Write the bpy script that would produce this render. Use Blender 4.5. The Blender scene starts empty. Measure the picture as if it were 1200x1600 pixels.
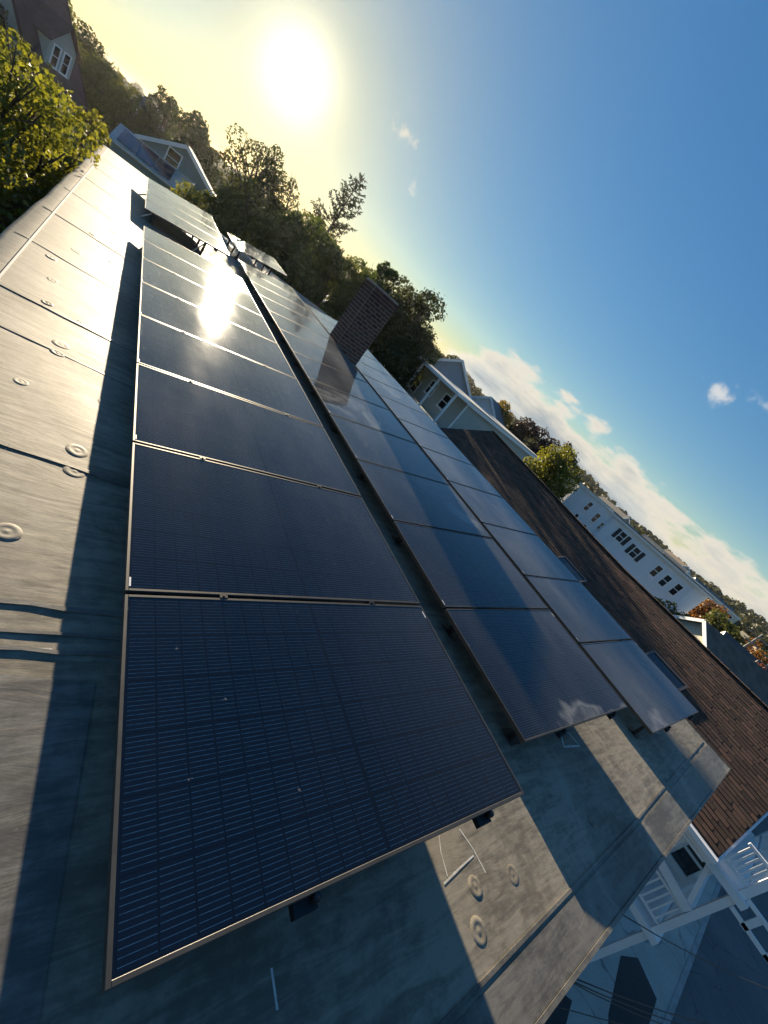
import bpy, math, random
import numpy as np
from mathutils import Vector, Matrix

R = math.radians
scene = bpy.context.scene
COL = scene.collection

# ------------------------------------------------------------------ camera
CAM = Vector((-0.4617, -0.1305, 1.6608))
yaw, pitch, roll = 0.79648, -0.35588, 0.71362
fwd = Vector((math.sin(yaw) * math.cos(pitch), math.cos(yaw) * math.cos(pitch), math.sin(pitch)))
r0 = Vector((math.cos(yaw), -math.sin(yaw), 0))
u0 = r0.cross(fwd)
rr = math.cos(roll) * r0 + math.sin(roll) * u0
uu = -math.sin(roll) * r0 + math.cos(roll) * u0
cd = bpy.data.cameras.new('camera')
cd.sensor_fit = 'VERTICAL'
cd.sensor_height = 32.0
cd.lens = 629.92 / 1600 * 32.0
cd.clip_start = 0.02
cd.clip_end = 6000
cam = bpy.data.objects.new('camera', cd)
M = Matrix((rr, uu, -fwd)).transposed().to_4x4()
M.translation = CAM
cam.matrix_world = M
COL.objects.link(cam)
scene.camera = cam

# ------------------------------------------------------------------ sun, sky
SUN_AZ, SUN_EL = R(9.0), R(11.2)
SUN = Vector((math.sin(SUN_AZ) * math.cos(SUN_EL), math.cos(SUN_AZ) * math.cos(SUN_EL), math.sin(SUN_EL)))
ld = bpy.data.lights.new('sun', 'SUN')
ld.energy = 5.0
ld.angle = R(0.53)
ld.color = (1.0, 0.82, 0.57)
sun = bpy.data.objects.new('sun', ld)
sun.rotation_euler = SUN.to_track_quat('Z', 'Y').to_euler()
sun.location = (10, 60, 40)
COL.objects.link(sun)

world = bpy.data.worlds.new('World')
scene.world = world
world.use_nodes = True
wt = world.node_tree
wt.nodes.clear()


class G:
    """tiny node-graph helper"""
    def __init__(s, tree): s.t = tree
    def n(s, typ, **kw):
        nd = s.t.nodes.new(typ)
        for k, v in kw.items(): setattr(nd, k, v)
        return nd
    def put(s, sock, v):
        if v is None: return
        if hasattr(v, 'is_output'): s.t.links.new(v, sock)
        else: sock.default_value = v
    def math(s, op, a, b=None, c=None, clamp=False):
        nd = s.n('ShaderNodeMath', operation=op, use_clamp=clamp)
        s.put(nd.inputs[0], a)
        if b is not None: s.put(nd.inputs[1], b)
        if c is not None: s.put(nd.inputs[2], c)
        return nd.outputs[0]
    def vmath(s, op, a, b=None, out=0):
        nd = s.n('ShaderNodeVectorMath', operation=op)
        s.put(nd.inputs[0], a)
        if b is not None: s.put(nd.inputs[1], b)
        return nd.outputs['Value'] if op in ('DOT_PRODUCT', 'LENGTH') else nd.outputs[0]
    def ss(s, v, a, b, lo=0.0, hi=1.0):
        nd = s.n('ShaderNodeMapRange', interpolation_type='SMOOTHSTEP')
        s.put(nd.inputs[0], v); nd.inputs[1].default_value = a; nd.inputs[2].default_value = b
        nd.inputs[3].default_value = lo; nd.inputs[4].default_value = hi
        return nd.outputs[0]
    def noise(s, vec, scale, detail=4, rough=0.55, dist=0.0):
        nd = s.n('ShaderNodeTexNoise')
        s.put(nd.inputs['Vector'], vec)
        nd.inputs['Scale'].default_value = scale; nd.inputs['Detail'].default_value = detail
        nd.inputs['Roughness'].default_value = rough; nd.inputs['Distortion'].default_value = dist
        return nd.outputs['Fac']
    def mix(s, f, a, b, blend='MIX'):
        nd = s.n('ShaderNodeMix', data_type='RGBA', blend_type=blend)
        s.put(nd.inputs[0], f)
        for i, v in ((6, a), (7, b)):
            if isinstance(v, tuple) and len(v) == 3: v = (*v, 1)
            s.put(nd.inputs[i], v)
        return nd.outputs[2]
    def xyz(s, v):
        nd = s.n('ShaderNodeSeparateXYZ'); s.put(nd.inputs[0], v); return nd.outputs
    def comb(s, x, y, z):
        nd = s.n('ShaderNodeCombineXYZ')
        for i, v in enumerate((x, y, z)): s.put(nd.inputs[i], v)
        return nd.outputs[0]


g = G(wt)
tc = g.n('ShaderNodeTexCoord').outputs['Generated']
dirv = g.vmath('NORMALIZE', tc)
sky = g.n('ShaderNodeTexSky', sky_type='NISHITA')
sky.sun_disc = False
sky.sun_elevation = SUN_EL
sky.sun_rotation = SUN_AZ
sky.altitude = 40
sky.air_density = 1.0
sky.dust_density = 0.12
sky.ozone_density = 2.2
hs = g.n('ShaderNodeHueSaturation'); hs.inputs['Saturation'].default_value = 1.27; hs.inputs['Hue'].default_value = 0.503; g.put(hs.inputs['Color'], sky.outputs[0])
sx = g.xyz(hs.outputs[0])
mxl = g.math('MAXIMUM', sx[0], g.math('MAXIMUM', sx[1], sx[2]))
sc_ = g.n('ShaderNodeVectorMath', operation='SCALE'); g.put(sc_.inputs[0], hs.outputs[0]); g.put(sc_.inputs['Scale'], g.math('DIVIDE', 2.05, g.math('MULTIPLY_ADD', mxl, 0.265, 1.0)))
skyc = sc_.outputs[0]
X, Y, Z = g.xyz(dirv)
el = g.math('MULTIPLY', g.math('ARCSINE', Z), 180 / math.pi)
az = g.math('MULTIPLY', g.math('ARCTAN2', X, Y), 180 / math.pi)
# solar aureole: forward scattering by thin high haze around the sun
cosg = g.vmath('DOT_PRODUCT', dirv, tuple(SUN))
ang = g.math('MULTIPLY', g.math('ARCCOSINE', g.math('MINIMUM', cosg, 0.999999)), 180 / math.pi)
core = g.math('MULTIPLY', g.math('EXPONENT', g.math('MULTIPLY', g.math('MULTIPLY', ang, ang), -1 / 9.0)), 7.0)
halo = g.math('MULTIPLY', g.math('EXPONENT', g.math('MULTIPLY', ang, -1 / 4.5)), 4.0)
warm = g.math('EXPONENT', g.math('MULTIPLY', ang, -1 / 13.0))
skyc = g.mix(warm, skyc, g.mix(1.0, skyc, (1.06, 0.86, 0.44), 'MULTIPLY'))
a1 = g.n('ShaderNodeVectorMath', operation='SCALE'); a1.inputs[0].default_value = (1.0, 0.93, 0.76); g.put(a1.inputs['Scale'], core)
a2 = g.n('ShaderNodeVectorMath', operation='SCALE'); a2.inputs[0].default_value = (1.0, 0.85, 0.52); g.put(a2.inputs['Scale'], halo)
skysum = g.vmath('ADD', g.vmath('ADD', skyc, a1.outputs[0]), a2.outputs[0])
# clouds: a bank low over the hills, and a few loose puffs
cvec = g.comb(g.math('MULTIPLY', az, 0.055), g.math('MULTIPLY', el, 0.16), 0.0)
cn = g.noise(cvec, 2.2, 7, 0.58)
cn2 = g.noise(g.comb(g.math('MULTIPLY', az, 0.05), 3.3, 0.0), 1.7, 3, 0.5)
top = g.math('ADD', 4.2, g.math('MULTIPLY', g.math('SUBTRACT', cn2, 0.35), 8.0))
top = g.math('MULTIPLY', top, g.ss(az, 30, 46, 0.15, 1.0))
hh = g.math('SUBTRACT', top, el)
dens = g.math('ADD', g.math('MULTIPLY', hh, 0.16), g.math('MULTIPLY', g.math('SUBTRACT', cn, 0.5), 1.9))
bank = g.math('MULTIPLY', g.ss(dens, 0.0, 0.28), g.ss(el, -2.0, 1.0))
lit = g.ss(dens, 0.05, 0.95, 1.0, 0.0)
streak = g.noise(g.comb(g.math('MULTIPLY', az, 0.05), g.math('MULTIPLY', el, 0.42), 5.0), 1.9, 5, 0.55)
bankc = g.mix(lit, g.mix(g.ss(streak, 0.4, 0.62), (2.0, 2.5, 3.1), (3.5, 3.9, 4.2)), (6.4, 5.8, 4.8))
skysum = g.mix(g.math('MULTIPLY', bank, 0.93), skysum, bankc)
pn = g.noise(g.comb(g.math('MULTIPLY', az, 0.30), g.math('MULTIPLY', el, 0.30), 1.0), 1.5, 6, 0.6)
for (ca, ce, ra, re, sh, col) in ((20.3, 14.9, 1.6, 1.7, 0.0, (6.8, 6.0, 4.6)), (23.5, 11.9, 0.9, 1.2, 0.0, (6.0, 5.8, 5.0)),
                                  (65.6, 16.2, 2.6, 1.2, 0.0, (5.4, 5.4, 5.3)), (69.5, 17.4, 2.2, 0.8, 0.0, (4.4, 4.8, 5.2)),
                                  (7.0, 3.9, 0.8, 0.3, 0.0, (7, 6.2, 4.5))):
    dx = g.math('DIVIDE', g.math('SUBTRACT', az, ca), ra)
    dy = g.math('DIVIDE', g.math('SUBTRACT', el, ce), re)
    dd = g.math('SQRT', g.math('ADD', g.math('MULTIPLY', dx, dx), g.math('MULTIPLY', dy, dy)))
    m = g.ss(g.math('ADD', g.math('SUBTRACT', 0.75, dd), g.math('MULTIPLY', g.math('SUBTRACT', pn, 0.5), 4.2)), 0.0, 1.3)
    skysum = g.mix(g.math('MULTIPLY', m, 0.85), skysum, col)
bg = g.n('ShaderNodeBackground')
bg.inputs['Strength'].default_value = 0.05
g.put(bg.inputs['Color'], skysum)
wo = g.n('ShaderNodeOutputWorld')
wt.links.new(bg.outputs[0], wo.inputs[0])

scene.view_settings.view_transform = 'Standard'
scene.view_settings.look = 'None'
scene.view_settings.exposure = 1.5
scene.view_settings.gamma = 1.0
scene.view_settings.use_curve_mapping = False
scene.cycles.max_bounces = 8
scene.cycles.transparent_max_bounces = 12
scene.cycles.caustics_reflective = False
scene.cycles.caustics_refractive = False

# ------------------------------------------------------------------ materials
def pmat(name, col, rough=0.7, col2=None, nscale=3.0, bump=0.0, bscale=20.0, metal=0.0, spec=0.5, stretch=None, world_space=False, detail=5):
    m = bpy.data.materials.new(name); m.use_nodes = True
    t = m.node_tree; g = G(t)
    b = t.nodes['Principled BSDF']
    tcn = g.n('ShaderNodeTexCoord')
    vec = g.n('ShaderNodeNewGeometry').outputs['Position'] if world_space else tcn.outputs['Object']
    if stretch:
        vec = g.vmath('MULTIPLY', vec, stretch)
    if col2:
        f = g.ss(g.noise(vec, nscale, detail, 0.6), 0.3, 0.7)
        g.put(b.inputs['Base Color'], g.mix(f, col, col2))
    else:
        b.inputs['Base Color'].default_value = (*col, 1)
    b.inputs['Roughness'].default_value = rough
    b.inputs['Metallic'].default_value = metal
    b.inputs['Specular IOR Level'].default_value = spec
    if bump:
        bn = g.n('ShaderNodeBump'); bn.inputs['Strength'].default_value = bump; bn.inputs['Distance'].default_value = 0.02
        g.put(bn.inputs['Height'], g.noise(vec, bscale, 4, 0.6))
        t.links.new(bn.outputs[0], b.inputs['Normal'])
    return m


def leafmat(name, c1, c2, trans=0.45):
    m = bpy.data.materials.new(name); m.use_nodes = True
    t = m.node_tree; g = G(t)
    t.nodes.remove(t.nodes['Principled BSDF'])
    geo = g.n('ShaderNodeNewGeometry')
    pos = g.n('ShaderNodeTexCoord').outputs['Object']
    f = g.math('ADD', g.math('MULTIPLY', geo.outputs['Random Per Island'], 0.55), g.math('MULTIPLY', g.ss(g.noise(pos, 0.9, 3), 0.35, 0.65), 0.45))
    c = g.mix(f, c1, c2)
    d = g.n('ShaderNodeBsdfDiffuse'); g.put(d.inputs['Color'], c)
    tr = g.n('ShaderNodeBsdfTranslucent')
    g.put(tr.inputs['Color'], g.mix(1.0, c, (1.25, 1.15, 0.6), 'MULTIPLY'))
    gl = g.n('ShaderNodeBsdfGlossy'); gl.inputs['Roughness'].default_value = 0.45; gl.inputs['Color'].default_value = (0.6, 0.6, 0.6, 1)
    mx = g.n('ShaderNodeMixShader'); mx.inputs[0].default_value = trans
    t.links.new(d.outputs[0], mx.inputs[1]); t.links.new(tr.outputs[0], mx.inputs[2])
    m2 = g.n('ShaderNodeMixShader'); m2.inputs[0].default_value = 0.05
    t.links.new(mx.outputs[0], m2.inputs[1]); t.links.new(gl.outputs[0], m2.inputs[2])
    t.links.new(m2.outputs[0], t.nodes['Material Output'].inputs[0])
    return m


def membrane_mat(name, c1, c2, rough):
    m = bpy.data.materials.new(name); m.use_nodes = True
    t = m.node_tree; g = G(t); b = t.nodes['Principled BSDF']
    pos = g.n('ShaderNodeNewGeometry').outputs['Position']
    big = g.noise(pos, 1.1, 5, 0.6, 0.6)
    fine = g.noise(pos, 14, 6, 0.7)
    smear = g.noise(g.vmath('MULTIPLY', pos, (1.2, 9.0, 1.0)), 2.3, 6, 0.65, 0.8)
    f = g.ss(g.math('ADD', g.math('ADD', g.math('MULTIPLY', big, 0.35), g.math('MULTIPLY', fine, 0.25)), g.math('MULTIPLY', smear, 0.40)), 0.42, 0.59)
    c = g.mix(f, c1, c2)
    scuff = g.ss(g.noise(g.vmath('MULTIPLY', pos, (3.0, 11.0, 1.0)), 4.0, 8, 0.75, 1.6), 0.62, 0.72)
    c = g.mix(g.math('MULTIPLY', scuff, 0.7), c, (0.33, 0.32, 0.29))
    pond = g.noise(pos, 0.45, 4, 0.5, 0.5)
    ringm = g.math('SUBTRACT', 1.0, g.math('MULTIPLY', g.math('ABSOLUTE', g.math('SUBTRACT', pond, 0.56)), 45.0), clamp=True)
    c = g.mix(g.math('MULTIPLY', ringm, 0.35), c, (0.30, 0.28, 0.23))
    c = g.mix(g.ss(pond, 0.56, 0.66, 0.0, 0.3), c, (0.07, 0.066, 0.06))
    spots = g.ss(g.noise(pos, 55, 3, 0.5), 0.70, 0.78)
    c = g.mix(g.math('MULTIPLY', spots, 0.4), c, (0.03, 0.03, 0.03))
    g.put(b.inputs['Base Color'], c)
    g.put(b.inputs['Roughness'], g.math('ADD', rough - 0.1, g.math('MULTIPLY', g.noise(pos, 2.0, 5, 0.6), 0.2)))
    b.inputs['Specular IOR Level'].default_value = 0.24
    wr = g.noise(g.vmath('MULTIPLY', pos, (0.9, 3.6, 1.0)), 2.2, 7, 0.62, 0.9)
    h = g.math('ADD', g.math('MULTIPLY', wr, 1.0), g.math('MULTIPLY', g.noise(pos, 30, 4, 0.6), 0.10))
    h = g.math('ADD', h, g.math('MULTIPLY', g.noise(pos, 4.5, 3, 0.5), 0.35))
    bn = g.n('ShaderNodeBump'); bn.inputs['Strength'].default_value = 0.10; bn.inputs['Distance'].default_value = 0.03
    g.put(bn.inputs['Height'], h)
    t.links.new(bn.outputs[0], b.inputs['Normal'])
    return m


def cell_mat():
    m = bpy.data.materials.new('silicon_cell'); m.use_nodes = True
    t = m.node_tree; g = G(t); b = t.nodes['Principled BSDF']
    uv = g.n('ShaderNodeUVMap').outputs[0]
    u, v, _ = g.xyz(uv)
    k = g.math('MULTIPLY_ADD', v, 11.4, -0.2)
    fr = g.math('ABSOLUTE', g.math('SUBTRACT', g.math('FRACT', k), 0.5))
    line = g.math('LESS_THAN', fr, 0.052)
    inr = g.math('MULTIPLY', g.math('GREATER_THAN', k, 0.0), g.math('LESS_THAN', k, 11.0))
    inu = g.math('MULTIPLY', g.math('GREATER_THAN', u, 0.03), g.math('LESS_THAN', u, 0.97))
    dash = g.noise(g.n('ShaderNodeNewGeometry').outputs['Position'], 60, 2)
    line = g.math('MULTIPLY', g.math('MULTIPLY', line, inr), g.math('MULTIPLY', inu, g.ss(dash, 0.3, 0.6, 0.55, 1.0)))
    oi = g.n('ShaderNodeObjectInfo')
    rnd = g.math('FRACT', g.math('ADD', oi.outputs['Random'], g.n('ShaderNodeNewGeometry').outputs['Random Per Island']))
    base = g.mix(rnd, (0.004, 0.006, 0.013), (0.006, 0.009, 0.019))
    g.put(b.inputs['Base Color'], g.mix(line, base, (0.95, 0.90, 0.82)))
    g.put(b.inputs['Metallic'], g.math('MULTIPLY', line, 0.15))
    g.put(b.inputs['Roughness'], 0.42)
    return m


def glass_mat():
    """tempered cover glass: clear to what lies under it, mirror-like by Fresnel, with dried water marks and dust"""
    m = bpy.data.materials.new('cover_glass'); m.use_nodes = True
    t = m.node_tree; g = G(t); t.nodes.remove(t.nodes['Principled BSDF'])
    pos = g.n('ShaderNodeNewGeometry').outputs['Position']
    fr = g.n('ShaderNodeFresnel'); fr.inputs['IOR'].default_value = 1.48
    gl = g.n('ShaderNodeBsdfGlossy'); gl.distribution = 'GGX'
    st = g.noise(pos, 0.55, 4, 0.55, 0.8)
    ring = g.math('SUBTRACT', 1.0, g.math('MULTIPLY', g.math('ABSOLUTE', g.math('SUBTRACT', st, 0.66)), 26.0), clamp=True)
    puddle = g.ss(st, 0.64, 0.70)
    stain = g.math('MULTIPLY', g.math('MAXIMUM', ring, g.math('MULTIPLY', puddle, 0.6)), g.ss(g.noise(pos, 9, 4), 0.3, 0.6, 0.35, 1.0))
    drops = g.ss(g.noise(pos, 24, 3, 0.5), 0.745, 0.77)
    film = g.ss(g.noise(g.vmath('MULTIPLY', pos, (1.0, 0.35, 1.0)), 1.6, 5, 0.6), 0.3, 0.75)
    g.put(gl.inputs['Roughness'], g.math('ADD', 0.05, g.math('MULTIPLY', film, 0.04)))
    gl.inputs['Color'].default_value = (0.93, 0.96, 1.0, 1)
    bump = g.n('ShaderNodeBump'); bump.inputs['Strength'].default_value = 0.06; bump.inputs['Distance'].default_value = 0.01
    g.put(bump.inputs['Height'], g.noise(pos, 3.0, 2))
    t.links.new(bump.outputs[0], gl.inputs['Normal'])
    tp = g.n('ShaderNodeBsdfTransparent'); tp.inputs[0].default_value = (0.94, 0.96, 0.98, 1)
    df = g.n('ShaderNodeBsdfDiffuse'); df.inputs[0].default_value = (0.44, 0.44, 0.42, 1)
    lwn = g.n('ShaderNodeLayerWeight'); lwn.inputs['Blend'].default_value = 0.5; lw = lwn.outputs['Facing']
    m1 = g.n('ShaderNodeMixShader')
    dust = g.math('ADD', g.math('ADD', g.math('MULTIPLY', g.math('MULTIPLY_ADD', film, 0.6, 0.4), g.math('MULTIPLY_ADD', g.math('POWER', lw, 3.6), 1.0, 0.010)), g.math('MULTIPLY', stain, 0.34)), g.math('MULTIPLY', drops, 0.22))
    g.put(m1.inputs[0], dust)
    t.links.new(tp.outputs[0], m1.inputs[1]); t.links.new(df.outputs[0], m1.inputs[2])
    m2 = g.n('ShaderNodeMixShader')
    t.links.new(fr.outputs[0], m2.inputs[0]); t.links.new(m1.outputs[0], m2.inputs[1]); t.links.new(gl.outputs[0], m2.inputs[2])
    t.links.new(m2.outputs[0], t.nodes['Material Output'].inputs[0])
    return m


def rndmat(name, cols, rough=0.9, nscale=30, bump=0.3, spec=0.3):
    """colour picked per piece (per object or per mesh island)"""
    m = bpy.data.materials.new(name); m.use_nodes = True
    t = m.node_tree; g = G(t); b = t.nodes['Principled BSDF']
    oi = g.n('ShaderNodeObjectInfo'); geo = g.n('ShaderNodeNewGeometry')
    rnd = g.math('FRACT', g.math('ADD', g.math('MULTIPLY', oi.outputs['Random'], 7.31), geo.outputs['Random Per Island']))
    cr = g.n('ShaderNodeValToRGB'); e = cr.color_ramp.elements
    while len(e) < len(cols): e.new(0.5)
    for i, c in enumerate(cols): e[i].position = i / (len(cols) - 1); e[i].color = (*c, 1)
    g.put(cr.inputs[0], rnd)
    no = g.math('ADD', g.math('MULTIPLY', g.noise(geo.outputs['Position'], nscale, 4, 0.65), 0.6), g.math('MULTIPLY', g.noise(geo.outputs['Position'], 0.8, 4, 0.6), 0.4))
    g.put(b.inputs['Base Color'], g.mix(0.7, cr.outputs[0], g.mix(no, (0.35, 0.35, 0.35), (1.6, 1.6, 1.6)), 'MULTIPLY'))
    b.inputs['Roughness'].default_value = rough; b.inputs['Specular IOR Level'].default_value = spec
    bn = g.n('ShaderNodeBump'); bn.inputs['Strength'].default_value = bump; bn.inputs['Distance'].default_value = 0.01
    g.put(bn.inputs['Height'], no); t.links.new(bn.outputs[0], b.inputs['Normal'])
    return m


def siding_mat(name, col, board=0.13, dark=0.8):
    m = bpy.data.materials.new(name); m.use_nodes = True
    t = m.node_tree; g = G(t); b = t.nodes['Principled BSDF']
    pos = g.n('ShaderNodeNewGeometry').outputs['Position']
    z = g.xyz(pos)[2]
    saw = g.math('FRACT', g.math('DIVIDE', z, board))
    no = g.noise(g.vmath('MULTIPLY', pos, (1, 1, 0.3)), 1.5, 5, 0.6)
    c = g.mix(g.ss(no, 0.3, 0.75), col, tuple(v * dark for v in col))
    g.put(b.inputs['Base Color'], c); b.inputs['Roughness'].default_value = 0.75
    bn = g.n('ShaderNodeBump'); bn.inputs['Strength'].default_value = 0.5; bn.inputs['Distance'].default_value = 0.03
    bn.invert = True
    g.put(bn.inputs['Height'], saw); t.links.new(bn.outputs[0], b.inputs['Normal'])
    return m


def ground_mat(name, c1, c2, scale=0.6, rough=0.9, cracks=0.0):
    m = bpy.data.materials.new(name); m.use_nodes = True
    t = m.node_tree; g = G(t); b = t.nodes['Principled BSDF']
    pos = g.n('ShaderNodeNewGeometry').outputs['Position']
    f = g.math('ADD', g.math('MULTIPLY', g.noise(pos, scale, 6, 0.65), 0.7), g.math('MULTIPLY', g.noise(pos, scale * 30, 3), 0.3))
    c = g.mix(g.ss(f, 0.35, 0.65), c1, c2)
    if cracks:
        vo = g.n('ShaderNodeTexVoronoi', feature='DISTANCE_TO_EDGE'); vo.inputs['Scale'].default_value = 0.35
        g.put(vo.inputs['Vector'], g.vmath('ADD', pos, g.vmath('MULTIPLY', g.comb(g.noise(pos, 1.2, 4), g.noise(pos, 1.3, 4), 0.0), (0.9, 0.9, 0))))
        c = g.mix(g.ss(vo.outputs['Distance'], 0.0, 0.012, cracks, 0.0), c, (0.02, 0.02, 0.02))
    g.put(b.inputs['Base Color'], c); b.inputs['Roughness'].default_value = rough
    bn = g.n('ShaderNodeBump'); bn.inputs['Strength'].default_value = 0.3; bn.inputs['Distance'].default_value = 0.01
    g.put(bn.inputs['Height'], g.noise(pos, 60, 3)); t.links.new(bn.outputs[0], b.inputs['Normal'])
    return m


MT = dict(
    membrane=membrane_mat('rubber_membrane', (0.125, 0.112, 0.088), (0.255, 0.230, 0.182), 0.60),
    patch=membrane_mat('grey_membrane', (0.085, 0.084, 0.080), (0.175, 0.172, 0.161), 0.52),
    edge=membrane_mat('edge_membrane', (0.080, 0.076, 0.067), (0.160, 0.152, 0.134), 0.48),
    cell=cell_mat(), glass=glass_mat(),
    back=pmat('black_backsheet', (0.006, 0.009, 0.016), 0.5),
    frame=pmat('anodised_frame', (0.050, 0.048, 0.044), 0.42, (0.075, 0.072, 0.066), 8, metal=0.25),
    rack=pmat('dark_rack_metal', (0.035, 0.035, 0.037), 0.5, metal=0.6),
    bright=pmat('galvanised', (0.45, 0.46, 0.47), 0.4, (0.55, 0.55, 0.55), 6, metal=0.8),
    label=pmat('white_label', (0.75, 0.75, 0.74), 0.6),
    chalk=pmat('chalk', (0.62, 0.62, 0.58), 0.9, (0.40, 0.40, 0.37), 25),
    brick=rndmat('chimney_brick', [(0.055, 0.028, 0.025), (0.085, 0.040, 0.034), (0.11, 0.055, 0.045), (0.07, 0.045, 0.04)], 0.9, 25, 0.4),
    mortar=pmat('mortar', (0.22, 0.195, 0.175), 0.95, (0.32, 0.285, 0.255), 9, bump=0.3),
    shingle=rndmat('brown_shingle', [(0.038, 0.025, 0.019), (0.078, 0.047, 0.033), (0.050, 0.031, 0.023), (0.112, 0.061, 0.041), (0.064, 0.043, 0.033)], 0.92, 45, 0.5),
    white=pmat('white_paint', (0.82, 0.83, 0.84), 0.5, (0.74, 0.75, 0.76), 2),
    whitewall=siding_mat('white_siding', (0.74, 0.76, 0.79), 0.14, 0.93),
    sage=siding_mat('sage_siding', (0.42, 0.43, 0.39), 0.14, 0.93),
    green=siding_mat('green_siding', (0.20, 0.27, 0.26), 0.14, 0.9),
    cream=siding_mat('cream_siding', (0.62, 0.58, 0.47), 0.14, 0.93),
    greywall=siding_mat('grey_siding', (0.36, 0.38, 0.40), 0.14, 0.9),
    bluewall=siding_mat('blue_siding', (0.28, 0.36, 0.44), 0.14, 0.9),
    redwall=siding_mat('red_siding', (0.30, 0.12, 0.09), 0.14, 0.9),
    darkroof=pmat('charcoal_shingle', (0.055, 0.058, 0.062), 0.9, (0.09, 0.092, 0.095), 2.5, bump=0.4, bscale=12),
    greyroof=pmat('grey_shingle', (0.10, 0.125, 0.14), 0.9, (0.14, 0.165, 0.18), 2, bump=0.4, bscale=12),
    redroof=pmat('plum_shingle', (0.085, 0.045, 0.045), 0.9, (0.12, 0.065, 0.062), 2, bump=0.4, bscale=12),
    brownroof=pmat('worn_brown_shingle', (0.075, 0.06, 0.05), 0.9, (0.13, 0.105, 0.085), 1.2, bump=0.4, bscale=10),
    lightroof=pmat('pale_membrane', (0.42, 0.41, 0.38), 0.8, (0.52, 0.51, 0.47), 2),
    pane=pmat('window_glass', (0.015, 0.018, 0.022), 0.06, spec=0.8),
    curtain=pmat('curtain', (0.55, 0.54, 0.52), 0.9, (0.4, 0.4, 0.4), 5),
    shutter=pmat('dark_shutter', (0.03, 0.032, 0.035), 0.7),
    bark=pmat('bark', (0.055, 0.042, 0.032), 0.95, (0.10, 0.08, 0.062), 6, bump=0.5),
    wire=pmat('black_cable', (0.012, 0.012, 0.012), 0.6),
    pole=pmat('weathered_pole', (0.20, 0.18, 0.16), 0.9, (0.30, 0.28, 0.25), 4),
    asphalt=ground_mat('asphalt', (0.085, 0.09, 0.094), (0.125, 0.13, 0.133), 0.5, 0.85, 0.6),
    tar=ground_mat('fresh_asphalt', (0.018, 0.020, 0.022), (0.030, 0.031, 0.033), 0.8, 0.8),
    concrete=ground_mat('concrete', (0.30, 0.295, 0.265), (0.42, 0.41, 0.37), 0.5, 0.9, 0.5),
    grass=ground_mat('town_ground', (0.045, 0.055, 0.028), (0.085, 0.080, 0.050), 0.03, 0.95),
    hill=ground_mat('wooded_hill', (0.030, 0.045, 0.022), (0.070, 0.070, 0.035), 0.02, 0.95),
    leaf_yg=leafmat('yellow_green_leaf', (0.085, 0.108, 0.018), (0.235, 0.235, 0.030), 0.55),
    leaf_g=leafmat('green_leaf', (0.045, 0.082, 0.018), (0.120, 0.155, 0.032), 0.45),
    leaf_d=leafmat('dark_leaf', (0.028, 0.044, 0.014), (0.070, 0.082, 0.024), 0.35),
    leaf_o=leafmat('olive_leaf', (0.060, 0.078, 0.020), (0.140, 0.148, 0.034), 0.42),
    leaf_p=leafmat('plum_leaf', (0.022, 0.014, 0.014), (0.055, 0.030, 0.022), 0.25),
    leaf_a=leafmat('autumn_leaf', (0.14, 0.055, 0.016), (0.26, 0.13, 0.03), 0.4),
    leaf_r=leafmat('rust_leaf', (0.16, 0.035, 0.016), (0.24, 0.075, 0.03), 0.4),
    leaf_y=leafmat('golden_leaf', (0.16, 0.12, 0.018), (0.28, 0.21, 0.03), 0.45),
    needle=leafmat('needle', (0.020, 0.028, 0.016), (0.045, 0.050, 0.026), 0.2),
)

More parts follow.
